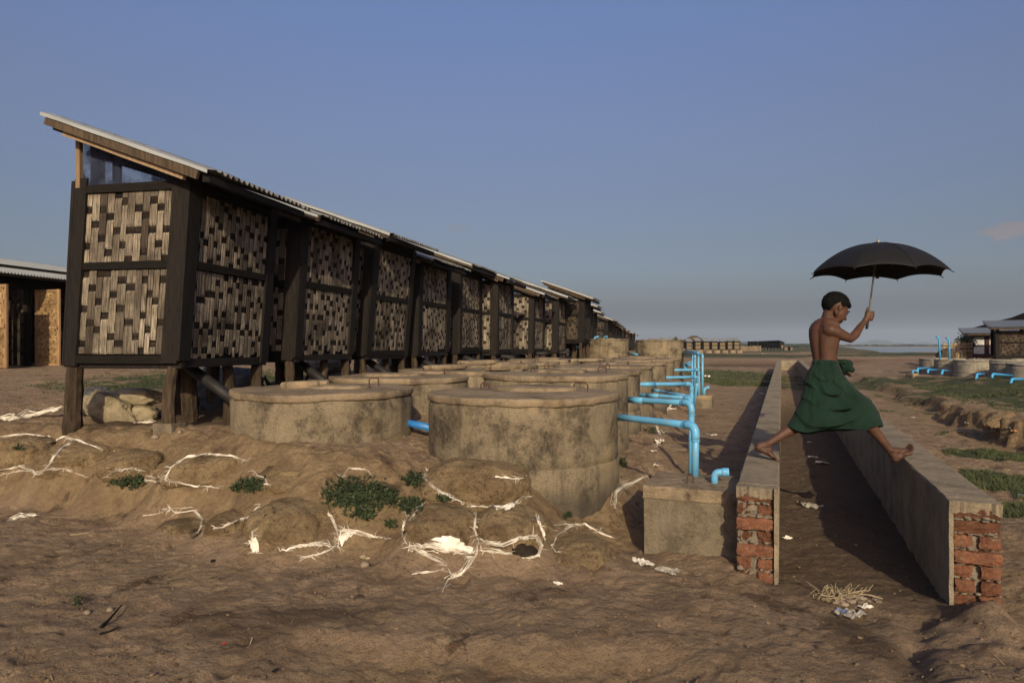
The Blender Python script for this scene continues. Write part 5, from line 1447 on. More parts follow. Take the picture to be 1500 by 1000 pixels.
# dark hut, white panelled hut, and the long hall behind
def stilt_house(X, Y, z, rz, W, D, H, label, cat, walls, roofm, pitch, mat_post, seed, frames=None, over=.35, seedw=1, nleg=4, low_side=-1):
    rnd = random.Random(seed); root = empty('stilt_hut', (X, Y, z), rz); tag(root, label, cat)
    for x in np.linspace(0, W, 3):
        for (ya, yb) in ((-.05, .03), (D-.03, D+.05)):
            b = MB(); b.box(x-.06, x+.06, ya, yb, .045, H+pitch*.75*(.4 if ya < 0 else D+.4)-.04, jit=.004, tone=rnd.random()); b.build('post', M[mat_post], root)
    b = MB(); b.box(-.05, W+.05, -.06, .0, -.10, .04); b.build('sill', M[mat_post], root)
    if walls == 'white':
        for k in range(3):
            w = W/3
            for (z0, z1) in ((.06, H*.42), (H*.47, H*.86)):
                b = MB(); b.box(k*w+.10, (k+1)*w-.08, -.02, .0, z0, z1, jit=.003); b.build('panel', M['whitepanel'], root)
        b = MB(); b.box(0, W, .003, .03, 0, H*.97); b.box(-.01, .02, .03, D, 0, H*.97); b.box(0, W, D-.03, D, 0, H); b.build('wall', M['maroon'], root)
        b = MB(); b.box(-.02, W, -.03, .0, H*.42, H*.47); b.box(-.02, W, -.03, .0, H*.88, H*.93)
        for k in range(3): b.box(k*W/3-.03, k*W/3+.10, -.035, -.004, 0, H*.9)
        b.build('rail', M['maroon'], root)
    else:
        for (o, ex, w, n) in (((.06,0,0),(1,0,0),W/2-.12,(0,-1,0)), ((W/2+.06,0,0),(1,0,0),W/2-.12,(0,-1,0)), ((0,D-.05,0),(0,-1,0),D-.1,(-1,0,0)), ((W,.05,0),(0,1,0),D-.1,(1,0,0))):
            L_, D_ = MB(), MB(); weave_panel(L_, D_, (o[0]-n[0]*.01, o[1]-n[1]*.01, .04), ex, (0,0,1), w, H*.86, n, rnd, .07)
            p = L_.build('woven_panel', M['weavegrey'], root); D_.build('weft_and_backing', M['weavedark'], p)
        b = MB(); b.box(0, W, -.02, .02, H*.45, H*.5); b.build('rail', M['rail'], root)
    b = MB(); b.box(0, W, 0, D, -.08, -.02); b.build('floor', M['darkwood'], root)
    vs, fs = corrugated(0, D+.75, 0, W+2*over, lambda x, y: 0, per=6)
    vs = [(y-over, -.42+x, H+.02+pitch*.75*x+z_) for (x, y, z_) in vs]
    r = MB(); r.add(vs, [tuple(reversed(f)) for f in fs]); r.build('roof', M[roofm], root, smooth=True)
    b = MB(); b.beam((-over+.02, -.36, H-.035), (W+over-.02, -.36, H-.035), .04, .07); b.build('eave_board', M['wood'], root)
    for x in (-over+.05, W+over-.05):
        b = MB(); b.beam((x, -.40, H-.02), (x, D+.28, H-.02+pitch*.75*(D+.68)), .035, .07); b.build('rafter', M['wood'], root)
    for x in np.linspace(.05, W-.05, nleg):
        for y in (.05, D-.05):
            ca, sa = math.cos(rz), math.sin(rz); g = gh(X+x*ca-y*sa, Y+x*sa+y*ca)-z
            b = MB(); b.beam((x, y, g-.1), (x, y, -.08), .10, .10, up=(0,1,0), segs=3, jit=.006, tone=rnd.random()); b.build('leg', M['post'], root)
    return root
p = P(1422, 520, 29); stilt_house(p.x, p.y, p.z, -.5, 1.65, 1.3, .90, 'small latrine hut with white panels and maroon frames at the right edge', 'latrine hut', 'white', 'iron', .18, 'maroon', 5)
p = P(1461, 521.5, 25.6); stilt_house(p.x, p.y, p.z, -.5, 1.85, 1.3, 1.06, 'dark woven stilt hut with an iron roof at the right edge', 'latrine hut', 'woven', 'iron', .20, 'darkwood', 6, over=.32)
root = empty('thatched_hall', (0,0,0)); tag(root, 'long hall with a brown roof rising out of frame behind the right hand huts', 'building')
a, b_, c, d = P(1411, 485, 36), P(1540, 447, 30), P(1620, 447, 45), P(1480, 488, 48)
th = MB(); up = Vector((0,0,.30)); vs = [a,b_,c,d]; n = 10
top = [[a.lerp(b_, i/n).lerp(d.lerp(c, i/n), j/n) for i in range(n+1)] for j in range(n+1)]
V = [q + Vector((0,0,random.uniform(-.03,.03))) for r in top for q in r]; L = len(V); V += [q - up + Vector((0,0,random.uniform(-.03,.03))) for q in V]
F = []
for j in range(n):
    for i in range(n):
        k = j*(n+1)+i; F += [(k, k+1, k+n+2, k+n+1), (L+k, L+k+n+1, L+k+n+2, L+k+1)]
for i in range(n): F += [(i, L+i, L+i+1, i+1), (n*(n+1)+i, n*(n+1)+i+1, L+n*(n+1)+i+1, L+n*(n+1)+i)]
for j in range(n): F += [(j*(n+1), (j+1)*(n+1), L+(j+1)*(n+1), L+j*(n+1)), (j*(n+1)+n, L+j*(n+1)+n, L+(j+1)*(n+1)+n, (j+1)*(n+1)+n)]
th.add(V, F); th.build('roof', M['thatch'], root)
w = MB(); a2, b2_ = P(1432, 500, 35), P(1560, 500, 33); w.beam((a2.x, a2.y, .2), (a2.x, a2.y, 2.0), .15, .15); w.beam((b2_.x, b2_.y, .2), (b2_.x, b2_.y, 3.0), .15, .15)
V = [(a2.x, a2.y, .4), (b2_.x, b2_.y, .4), (b2_.x, b2_.y, 3.0), (a2.x, a2.y, 1.95)]; w.add(V, [(0,1,2,3)]); w.build('wall', M['weavegrey'], root)
# bamboo fence
root = empty('bamboo_fence', P(1400, 527, 27)); tag(root, 'rough bamboo fence between the tall blue pipe and the white panelled hut', 'fence')
m = MB(); rnd = random.Random(4)
for k in range(46):
    px = 1381 + 43*k/45 + rnd.uniform(-.6,.6); Y = 27.5 + rnd.uniform(-.15,.15); top = 505 - rnd.uniform(-3, 4) if rnd.random() < .75 else 500
    m.tube([P(px, 530, Y), P(px+rnd.uniform(-1.2,1.2), top, Y)], .014, 5, tone=rnd.random())
m.build('stakes', M['bamboo'], root, local=False)
m = MB()
for y in (504.5, 508, 513.5): m.tube([P(1381, y+rnd.uniform(0,1.5), 27.4), P(1400, y+rnd.uniform(-.5,1), 27.4), P(1424, y-rnd.uniform(0,2.5), 27.4)], .026, 7, tone=.8)
m.build('crossbar', M['bamboo'], root, local=False)
lumpy('brush_heap', P(1386, 521, 27.0), (.35,.3,.28), 41, 'thatch', 'dark brush heap at the foot of the bamboo fence', 'brush heap', None, crease=.2)

# ------------------------------------------------------------------ trees and the far village
def tree(base, h, r, label, seed, n=900, leaf=.12, group='trees in the far village', cz=.62, sq=1.0):
    rnd = random.Random(seed); root = empty('tree', base); tag(root, label, 'tree', group)
    m = MB(); m.tube([base-Vector((0,0,.3)), base+Vector((r*.08,0,h*.35)), base+Vector((-r*.05,0,h*.75))], [r*.13, r*.09, r*.03], 8)
    tips = []
    for k in range(7):
        a = rnd.uniform(0, 6.28); p0 = base+Vector((0,0,h*rnd.uniform(.3,.65))); p1 = p0 + Vector((math.cos(a)*r*.7, math.sin(a)*r*.7, h*rnd.uniform(.1,.3))); m.tube([p0, p1], [r*.05, r*.015], 6); tips.append(p1)
    tips.append(base+Vector((0,0,h*.85)))
    m.build('trunk', M['bark'], root, local=False)
    m = MB()
    for k in range(n):
        c = rnd.choice(tips); p = c + Vector((rnd.gauss(0, r*.28), rnd.gauss(0, r*.28), rnd.gauss(0, h*.10*sq)))
        d = Vector((rnd.gauss(0,1), rnd.gauss(0,1), rnd.gauss(0,1))).normalized(); s = d.orthogonal().normalized(); l = leaf*rnd.uniform(.6, 1.3)
        m.add([p, p+d*l*.5+s*l*.3, p+d*l, p+d*l*.5-s*l*.3], [(0,1,2,3)], rnd.random())
    m.build('crown', M['foliage'], root, local=False)
tree(P(1417, 521, 27.8), .85, .30, 'small leafy tree behind the bamboo fence, beside the white panelled hut', 8, 700, .10, None)
tree(P(1407, 521, 27.9), .60, .14, 'thin leafy branch over the bamboo fence', 9, 160, .09, None)
def hz(px, Y, z=.15): return Vector(((px-750)/1000*Y, Y, z))
tree(hz(990, 116), 2.4, .5, 'slim dark tree between the far silver roofs', 10, 300, .35, None, sq=1.3)
for k, (px, Y, h, lab) in enumerate(((953,130,1.2,'low far bush at the end of the dark huts'), (958,132,1.6,'rounder far bush before the silver roofs'), (964,135,1.3,'far bush just left of the silver roofs'))):
    tree(hz(px, Y), h+.4, 1.0, lab, 20+k, 260, .4)
# row of small far latrines with silver roofs, each on its round tank
proto = None; rnd = random.Random(12)
FR = [972, 984.5, 996, 1009.5, 1022.5, 1035, 1047, 1058.5, 1070, 1079.5]
for k, px in enumerate(FR):
    Y = 118 - .5*k; z0 = .15; w = 1.06
    loc = hz(px, Y, z0 + (.25 if k < 3 else 0))
    lab = ['first far silver roofed latrine from the left, mostly hidden by the raised tank', 'second far silver roofed latrine from the left', 'third far silver roofed latrine, right of the slim tree', 'fourth far silver roofed latrine, under the brown roof ridge', 'fifth far silver roofed latrine, its side wall darkest', 'sixth far silver roofed latrine, in the middle of its row', 'seventh far silver roofed latrine from the left', 'eighth far silver roofed latrine, fourth from the right end', 'ninth far silver roofed latrine, next to the right end', 'last far silver roofed latrine at the right end of its row'][k]
    if proto is None:
        root = proto = empty('small_latrine', loc, -.03); tag(root, lab, 'latrine', 'far silver roofed latrines')
        b = MB(); b.box(-w/2, w/2, 0, 1.2, .55, 1.85); b.build('wall', M['tan'], root)
        for x in (-w/2, w/2):
            for (ya, yb) in ((-.06, -.004), (1.15, 1.21)): b = MB(); b.box(x-.07, x+.07, ya, yb, .1, 2.0); b.build('post', M['darkwood'], root)
        b = MB()
        b.box(-w/2+.071, w/2-.071, -.05, -.004, 1.15, 1.25); b.box(-w/2+.071, w/2-.071, -.05, -.004, .5, .6); b.box(-w/2+.071, w/2-.071, -.05, -.004, 1.72, 1.86); b.build('rails', M['darkwood'], root)
        b = MB(); b.box(-w/2-.16, -w/2-.003, .05, 1.15, .5, 1.85); b.build('side_wall', M['darkwood'], root)
        vs, fs = corrugated(0, 1.9, 0, w+.02, lambda x, y: 0, per=5, nxs=1)
        b = MB(); b.add([(y-w/2-.01, -.45+x, 1.86+x*.30+z_) for (x,y,z_) in vs], [tuple(reversed(f)) for f in fs]); b.build('roof', M['iron'], root, smooth=True)
        b = MB(); b.lathe([(.62,-.1),(.62,.42),(.60,.44),(.01,.45)], 20, c=(.12,-.9,0)); b.build('ring_tank', M['lid'], root, smooth=False)
    else:
        o = copy_tree(proto); o.location = loc; o['label'] = lab; o.scale = (rnd.uniform(.88,1.0), 1, rnd.uniform(.95,1.06))
proto = None
for k, px in enumerate((1101,1106,1111,1117.5,1122,1127,1132,1136.5,1141.5,1145.5)):
    Y = 205 - 4.5*k; loc = hz(px, Y, .25); w = 1.1
    lab = ['leftmost, second, third, fourth, fifth, sixth, seventh, eighth, ninth, rightmost'.split(', ')[k] + ' dark latrine of the farthest row on the horizon'][0]
    if proto is None:
        root = proto = empty('small_latrine', loc, .25); tag(root, lab, 'latrine', 'farthest dark latrines on the horizon')
        b = MB(); b.box(-w/2, w/2, 0, 1.3, .45, 2.0); b.build('wall', M['darkwood'], root)
        b = MB(); b.box(-w/2+.35, w/2-.2, -.03, -.003, .5, 1.2); b.build('front_panel', M['tan'], root)
        vs, fs = corrugated(-.4, w+.4, -.3, 1.6, lambda x, y: 0, per=4, nxs=1)
        b = MB(); b.add([(x-w/2, y, 2.05-.3*(x-w/2)+z_) for (x,y,z_) in vs], fs); b.build('roof', M['oldiron'], root)
        for x in (-w/2+.06, w/2-.06): b = MB(); b.box(x-.06, x+.06, .05, .15, -.2, .44); b.build('leg', M['darkwood'], root)
    else:
        o = copy_tree(proto); o.location = loc; o['label'] = lab
# brown roofed house and matting fences far off
root = empty('village_house', hz(1015, 140)); tag(root, 'far house with a broad brown hipped roof behind the silver roofed latrines', 'house')
b = MB(); c = hz(1015, 140); b.box(c.x-2.2, c.x+2.6, c.y-1.5, c.y+1.5, .1, 1.9); b.build('wall', M['tan'], root, local=False)
b = MB(); b.add([(c.x-2.6,c.y-2,1.9),(c.x+3.0,c.y-2,1.9),(c.x+3.0,c.y+2,1.9),(c.x-2.6,c.y+2,1.9),(c.x-.2,c.y,3.4),(c.x+.7,c.y,3.4)], [(0,1,5,4),(1,2,5),(2,3,4,5),(3,0,4),(3,2,1,0)]); b.build('roof', M['thatch'], root, local=False)
b = MB(); p0, p1 = hz(1084, 150), hz(1115, 150)
for k in range(12):
    q0 = p0.lerp(p1, k/12); q1 = p0.lerp(p1, (k+1)/12-.004); b.box(q0.x, q1.x, q0.y-.04, q0.y+.04, 0, 1.25+random.uniform(-.04,.06), jit=.01, tone=random.random())
tag(b.build('matting_fence', M['tan']), 'far pale matting fence between the silver and the dark latrines', 'fence')

for k, (px, w) in enumerate(((1153.5,1.5),(1157.5,1.2))):
    c = hz(px, 175); root = empty('village_house', c); tag(root, ['tiny pale shed left of the boy, right after the dark latrines', 'second tiny pale shed touching the back of the boy'][k], 'shed')
    b = MB(); b.box(-w/2, w/2, 0, 1, 0, .7); b.build('wall', M['tan'], root); b = MB(); b.add([(-w/2-.1,-.1,.71),(w/2+.1,-.1,.71),(w/2+.1,1.1,.71),(-w/2-.1,1.1,.71),(-w/2-.1,.5,1.0),(w/2+.1,.5,1.0)], [(0,1,5,4),(2,3,4,5),(0,4,3),(1,2,5)]); b.build('roof', M['thatch'], root)
# far treeline and hills
def treeline(name, Y, x0, x1, h0, seed, mat, step, kind):
    rnd = random.Random(seed); m = MB(); x = x0
    while x < x1:
        h = h0*(.45 + .9*abs(mnoise.noise(Vector((x/h0*.05, seed, 0)))) + .3*rnd.random()); w = step*rnd.uniform(.7, 1.5)
        for q in range(5):
            m.ell((x+rnd.uniform(-w,w)*.5, Y+rnd.uniform(-step, step), h*rnd.uniform(.2,.7)), (w*rnd.uniform(.3,.6), w*.5, h*rnd.uniform(.2,.42)), nu=7, nv=5, f=lambda p: p*(1+.5*mnoise.noise(p*2.3+Vector((x, q, 0)))), tone=rnd.random())
        x += w*.6
    o = m.build(name, M[mat]); o['kind'] = kind; return o
treeline('treeline', 1150, 330, 1050, 4.5, 3, 'foliage', 9, 'stuff')
treeline('treeline', 640, 70, 300, 4.5, 4, 'foliage', 7, 'stuff')
treeline('treeline', 330, 50, 80, 3.4, 5, 'foliage', 4, 'stuff')
treeline('treeline', 420, 100, 175, 2.2, 6, 'foliage', 5, 'stuff')
def hills(Y, x0, x1, h, seed, name='hills'):
    n = 120; m = MB(); vs = []; fs = []
    for k in range(n+1):
        u = k/n; x = x0+(x1-x0)*u
        z = h*(math.sin(math.pi*u)**.8)*(.55+.6*mnoise.noise(Vector((u*4, seed, 0)))+.35*mnoise.noise(Vector((u*11, seed, 1))))
        vs += [(x, Y-h*3, -2), (x, Y, max(1, z)), (x, Y+h*3, -2)]
    for k in range(n): fs += [(3*k,3*k+3,3*k+4,3*k+1), (3*k+1,3*k+4,3*k+5,3*k+2)]
    m.add(vs, fs); o = m.build(name, M['foliage'], smooth=True); o['kind'] = 'structure'
hills(5200, 2450, 3350, 62, 2)
hills(3000, 700, 1450, 26, 5)
# ------------------------------------------------------------------ the boy
BY = 4.74
def bp(px, py, dy=0.0): return P(px, py, BY+dy)
def skin_material():
    t = NT('brown_skin')
    c = t.mix(t.ramp(t.noise(6, 5, .6), [(.35, 0.0), (.65, 1.0)]), (.052, .024, .015), (.092, .043, .026))
    c = t.mix(t.ramp(t.noise(60, 4, .6), [(.35, .25), (.55, 0.0)]), c, (.05, .023, .014))
    t.color(c); t.rough(.58); t.spec(.28); t.b.inputs['Subsurface Weight'].default_value = .06
    t.b.inputs['Subsurface Radius'].default_value = (.02, .008, .004); t.bump(t.noise(160, 4, .6), .0006); return t.m
M['skin'] = skin_material()
M['sole'] = simple('pale_sole', (.24, .13, .085), (.34, .20, .13), 20, .65, .001, 90)
M['hair'] = simple('black_hair', (.002, .002, .002), (.006, .005, .005), 50, .85, .006, 90, spec=.12)
M['eye'] = simple('dark_eye', (.006,.004,.003), (.012,.008,.006), 30, .3, 0)
M['lip'] = simple('lip', (.13,.04,.03), (.17,.06,.045), 20, .5, 0)
def sarong_material():
    t = NT('green_cotton'); 
    c = t.mix(t.ramp(t.noise(5, 6, .65), [(.3, 0.0), (.7, 1.0)]), (.004, .0145, .0088), (.0088, .027, .0165))
    v = t.mapping((320, 320, 320)); wv = t.noise(1.0, 2, .5, v)
    c = t.mix(t.ramp(wv, [(.4, .35), (.6, 0.0)]), c, (.004, .013, .008))
    t.color(c); t.rough(.9); t.spec(.15); t.b.inputs['Sheen Weight'].default_value = .05
    t.bump(t.noise(22, 6, .65), .006); return t.m
M['sarong'] = sarong_material()

body = MB()
# head frame: f forward, u up, r the boy's right (towards the camera)
yaw = R(10); tilt = R(30)
f0 = Vector((math.cos(yaw), math.sin(yaw), 0)); r0 = Vector((math.sin(yaw), -math.cos(yaw), 0))
fh = (f0*math.cos(tilt) + Vector((0,0,-1))*math.sin(tilt)).normalized(); uh = (f0*math.sin(tilt) + Vector((0,0,1))*math.cos(tilt)).normalized()
HC = bp(1224.5, 450.8, .02); HS = .965
HM = Matrix((fh, r0, uh)).transposed()
def hp(f, u, r=0.0): return HC + (fh*f + uh*u + r0*r)*HS
def hell(f, u, r, rf, rr, ru, n=22): body.ell(hp(f,u,r), (rf*HS, rr*HS, ru*HS), M=HM, nu=n, nv=14)
hell(-.012, .018, 0, .090, .072, .078)
hell(.030, -.020, 0, .060, .064, .070)
hell(.036, -.055, 0, .050, .050, .048)
hell(.062, -.094, 0, .020, .020, .017)
hell(.050, -.045, .032, .034, .024, .032); hell(.050, -.045, -.032, .034, .024, .032)
body.cap(hp(.080, .012, .026), hp(.080, .012, -.026), .012*HS, .012*HS)
body.cap(hp(.086, .002), hp(.108, -.034), .007*HS, .0095*HS); hell(.107, -.036, 0, .010, .011, .009); hell(.098, -.038, .011, .010, .006, .007); hell(.098, -.038, -.011, .010, .006, .007)
hell(.082, -.062, 0, .012, .020, .007); hell(.078, -.074, 0, .012, .018, .007)
body.cap(hp(-.015,-.05,.056), hp(.045,-.088,.022), .014, .012); body.cap(hp(-.015,-.05,-.056), hp(.045,-.088,-.022), .014, .012)
for s in (1, -1):
    hell(-.012, -.014, .074*s, .014, .009, .023); hell(-.018, -.006, .079*s, .012, .006, .016); hell(-.006, -.030, .072*s, .008, .007, .010)
# neck
nb = bp(1210.5, 470, .03)
body.cap(hp(-.040, -.028), nb, .036, .040); body.cap(hp(-.012, -.05), bp(1216, 470, .03), .034, .038)
# torso: elliptical sections, the chest turned to the right and a little away
sd = Vector((.50, -.866, 0)); fd = Vector((.866, .50, 0))
secs = [(466,1211,.050,.044),(470,1210,.084,.056),(475,1208.5,.104,.060),(482,1208,.116,.070),(492,1207.8,.114,.075),(503,1207.5,.103,.073),(515,1207.6,.092,.068),(527,1208,.082,.066),(538,1208,.086,.070),(552,1207.5,.092,.075),(564,1207,.092,.075)]
vs = []; fs = []; nn = 48
for (py, px, a, b_) in secs:
    c = bp(px, py, .03)
    for i in range(nn):
        th = 2*math.pi*i/nn; ca, sa = math.cos(th), math.sin(th)
        rr = 1.0
        if sa < 0: rr -= .13*math.exp(-(ca/.15)**2) - .05*math.exp(-((abs(ca)-.45)/.22)**2)   # spine furrow between the shoulder blades
        vs.append(c + sd*(a*ca*rr) + fd*(b_*sa*rr))
for k in range(len(secs)-1):
    for i in range(nn): j = (i+1) % nn; fs.append((k*nn+j, k*nn+i, (k+1)*nn+i, (k+1)*nn+j))
fs.append(tuple(range(nn))); fs.append(tuple(reversed(range((len(secs)-1)*nn, len(secs)*nn))))
body.add(vs, fs)
# trapezius, shoulders
shR = bp(1216.5, 483.5, -.058); shL = bp(1198.5, 480, .120)
elR = bp(1246, 496.0, -.045); wrR = bp(1266, 471.5, .065)
nb2 = bp(1210, 473, .03)
body.cap(nb2, shR + Vector((-.006,.012,.004)), .042, .041); body.cap(nb2, shL + Vector((.012,-.01,.0)), .040, .036)
body.cap(bp(1210,494,.02), shR.lerp(elR,.20)+Vector((0,.012,0)), .056, .038); body.cap(bp(1208,486,.015), shR+Vector((0,.008,-.004)), .056, .043); body.cap(bp(1211,506,.02), shR.lerp(elR,.12), .048, .033)
# right arm, raised and holding the umbrella
def limb(pts, rs):
    for k in range(len(pts)-1): body.cap(pts[k], pts[k+1], rs[k], rs[k+1], 18)
limb([shR, shR.lerp(elR,.30)+Vector((.002,-.002,.002)), shR.lerp(elR,.7), elR], [.040, .040, .035, .0285])
limb([elR, elR.lerp(wrR,.28)+Vector((.004,-.004,-.003)), elR.lerp(wrR,.7), wrR], [.0285, .0300, .0235, .0185])
# left arm in front of the belly, the hand under the gathered cloth
elL = bp(1219, 522, .30); wrL = bp(1233, 543, .14)
limb([shL, shL.lerp(elL,.5), elL], [.040, .035, .027]); limb([elL, elL.lerp(wrL,.4), wrL], [.027, .027, .018])
# legs
hipR, hipL = bp(1214, 562, .01), bp(1204, 562, .09)
knF = bp(1256.5, 595, .02); anF = bp(1303.5, 659, .0)
limb([hipR, hipR.lerp(knF,.5), knF], [.066, .060, .046]); limb([knF, knF.lerp(anF,.28)+Vector((-.010,0,-.012)), knF.lerp(anF,.62)+Vector((-.004,0,-.003)), anF], [.044, .046, .034, .0245])
knB = bp(1188, 607, .02); anB = bp(1123, 651, -.02)
limb([hipL, hipL.lerp(knB,.5), knB], [.066, .060, .047]); limb([knB, knB.lerp(anB,.30)+Vector((.004,0,-.012)), knB.lerp(anB,.62)+Vector((0,0,-.004)), anB], [.045, .046, .034, .0245])
# front foot: heel about to land on the wall's edge, toes up to the right
def foot(heel, ball, toe, ank, side, spread, up):
    heel, ball, toe, ank = Vector(heel), Vector(ball), Vector(toe), Vector(ank)
    d = (ball-heel).normalized(); sv = side.normalized()
    body.ell(heel, (.030,.028,.028)); body.cap(heel + up*.012, ank, .028, .026)
    body.cap(ank - up*.006, ball.lerp(heel,.25)+up*.016, .027, .020)
    body.cap(heel, heel.lerp(ball,.5)+sv*.010, .026, .020); body.cap(heel, heel.lerp(ball,.55)-sv*.012+up*.008, .024, .018)
    mid = heel.lerp(ball, .55)
    L = (toe-ball).length
    for k in range(5):
        q = (k-2)/2; b0 = ball + sv*(spread*q) - d*(.010*abs(q-(-.6)))
        body.cap(mid + sv*(spread*.62*q) + up*.006, b0, .017, .014 if k else .016)
        tr = (.0125, .0088, .0084, .0080, .0076)[k]; tl = (1.0, 1.02, .93, .82, .70)[k]
        t1 = b0 + (toe-ball)*tl*.55 + up*.003; t2 = b0 + (toe-ball)*tl
        body.cap(b0, t1, tr*1.05, tr*.92, 10); body.cap(t1, t2, tr*.92, tr, 10)
    for s in (1, -1): body.ell(ank + sv*s*.024 , (.012,.012,.013), nu=10, nv=8)
# toe line runs from the big toe (away from the camera) to the little toe
fF_up = Vector((-.55, 0, .83)); foot(bp(1311.5, 671, 0), bp(1332, 660.5, .0), bp(1338.5, 652.5, .0), anF, Vector((.10,-1,-.06)), .034, Vector((-.42,0,.9)).normalized())
foot(bp(1111.5, 655, -.02), bp(1132.5, 668.5, -.03), bp(1141.5, 676.5, -.035), anB, Vector((.05,-1,-.08)), .034, Vector((.45,0,.89)).normalized())
# right hand closed round the shaft
SH_T = bp(1286.5, 354, .09); SH_B = bp(1270.2, 474, .09)
ax = (SH_T-SH_B).normalized()
HC2 = bp(1272.0, 462.5, .088)
hx = Vector((1,0,0)); hx = (hx-ax*hx.dot(ax)).normalized(); hy = ax.cross(hx)   # hy points away from the camera
if hy.y < 0: hy = -hy
def hnd(x, y, a): return HC2 + hx*x + hy*y + ax*a
body.cap(wrR, hnd(-.016, -.020, -.012), .0185, .022)
body.ell(hnd(-.010, -.026, -.004), (.024, .012, .036)); body.ell(hnd(.006, -.027, -.004), (.018, .010, .034))
for k, a in enumerate((.026, .008, -.010, -.027)):
    r_ = (.0090, .0094, .0088, .0078)[k]; out = (.024, .027, .025, .021)[k]
    body.cap(hnd(-.004, -.027, a*.9), hnd(out*.80, -.025, a), r_*1.05, r_*1.1, 10)
    body.cap(hnd(out*.80, -.025, a), hnd(out+.002, .004, a-.002), r_*1.05, r_, 10)
    body.cap(hnd(out+.002, .004, a-.002), hnd(.004, .021, a-.004), r_, r_*.85, 10)
    body.cap(hnd(.004, .021, a-.004), hnd(-.014, .010, a-.004), r_*.85, r_*.8, 10)
body.cap(hnd(-.024, -.018, -.005), hnd(-.020, -.008, .026), .013, .0105, 10); body.cap(hnd(-.020, -.008, .026), hnd(-.012, -.004, .056), .0105, .0085, 10)
# left hand below the cloth
lh = bp(1237, 546, .12)
body.cap(wrL, lh, .018, .019)
for k in range(4):
    o = lh + Vector((.004, -.016+.011*k, -.004)); body.cap(o, o+Vector((.026, -.004, -.004-.002*k)), .0085, .0080, 9); body.cap(o+Vector((.026,-.004,-.004)), o+Vector((.038,-.006,-.018)), .0080, .0070, 9)
body.cap(lh+Vector((0,.01,.008)), lh+Vector((.02,.0,.022)), .0095, .008, 9)
person = body.build('person', M['skin'], attr=False)
remesh(person, .0042, 12, .5)
me = person.data
# move the origin to the supporting foot
org = bp(1133, 674, -.03)
me.transform(Matrix.Translation(-org)); person.location = org
tag(person, 'barefoot boy in a dark green wrapped skirt striding over the channel with an umbrella', 'person')
def bchild(mb, name, mat, smooth=True, parent=None):
    o = mb.build(name, M[mat], None, smooth=smooth); o.data.transform(Matrix.Translation(-org)); o.parent = parent or person; return o
# hair: a closed cap that dips into the skull outside the hairline
hb = MB(); vs = []; fs = []; nu, nv = 72, 48
for k in range(nv+1):
    ph = math.pi*k/nv
    for i in range(nu):
        th = 2*math.pi*i/nu
        d = Vector((math.sin(ph)*math.cos(th), math.sin(ph)*math.sin(th), math.cos(ph)))   # f, r, u
        # hairline height as a function of the heading around the head
        az = abs(math.atan2(d.y, d.x))
        if az < .55: lim = .24
        elif az < 1.15: lim = .24 - (az-.55)*.23
        elif az < 1.52: lim = .10 - (az-1.15)*.95
        elif az < 2.0: lim = -.25 + .35*max(0, 1-abs(az-1.74)/.24)
        else: lim = -.30 - min(1, (az-2.0)/.35)*.68
        lim += .05*mnoise.noise(Vector((az*9, 0, d.y*3)))
        inn = (d.z - lim)/.10; inn = max(0, min(1, inn+.5))
        fringe = .012*max(0, 1-az/.8)*max(0, 1-abs(d.z-.42)/.4)
        base = Vector((d.x*.094 - .012, d.y*.076, d.z*.081 + .020))
        th_ = .009 + fringe + .0045*mnoise.noise(d*7) + .004*mnoise.noise(d*19)
        ln = base.length; q = base*(1 + (th_ if inn > .5 else -.028*(1-inn))/ln)
        if inn < .5: q = Vector((d.x*.080-.012, d.y*.058, d.z*.064+.020))
        vs.append(hp(q.x, q.z, q.y))
for k in range(nv):
    for i in range(nu): j = (i+1) % nu; fs.append((k*nu+i, (k+1)*nu+i, (k+1)*nu+j, k*nu+j))
hb.add(vs, fs); bchild(hb, 'hair', 'hair')
hs = MB(); rnd = random.Random(8)
for i in range(900):   # short loose hairs that break the outline
    ph = rnd.uniform(.1, 1.6); th = rnd.uniform(0, 6.28); d = Vector((math.sin(ph)*math.cos(th), math.sin(ph)*math.sin(th), math.cos(ph)))
    az = abs(math.atan2(d.y, d.x)); 
    if d.z < (.34 if az < 1 else 0): continue
    p = hp(d.x*.101-.012, d.z*.089+.020, d.y*.083); t = Vector((rnd.gauss(.3,.6), rnd.gauss(0,.6), rnd.gauss(.2,.4))); dd = (HM @ (d*.8 + t*.8)).normalized(); s = dd.orthogonal().normalized()*.0009
    L = rnd.uniform(.006, .015); hs.add([p-s, p+s, p+dd*L], [(0,1,2)])
bchild(hs, 'loose_hair', 'hair', False)
for s in (1, -1):
    e = MB(); e.ell(hp(.082, -.008, .030*s), (.008*HS, .012*HS, .0035*HS), M=HM, nu=14, nv=10); bchild(e, 'eye', 'eye')
    e = MB(); e.tube([hp(.090, .013, .012*s), hp(.091, .019, .028*s), hp(.078, .015, .046*s)], [.003, .0035, .002], 8); bchild(e, 'eyebrow', 'hair')
e = MB(); e.ell(hp(.0845, -.0625, 0), (.0115*HS, .019*HS, .006*HS), M=HM, nu=14, nv=8); e.ell(hp(.0805, -.0745, 0), (.0115*HS, .017*HS, .007*HS), M=HM, nu=14, nv=8); bchild(e, 'lips', 'lip')
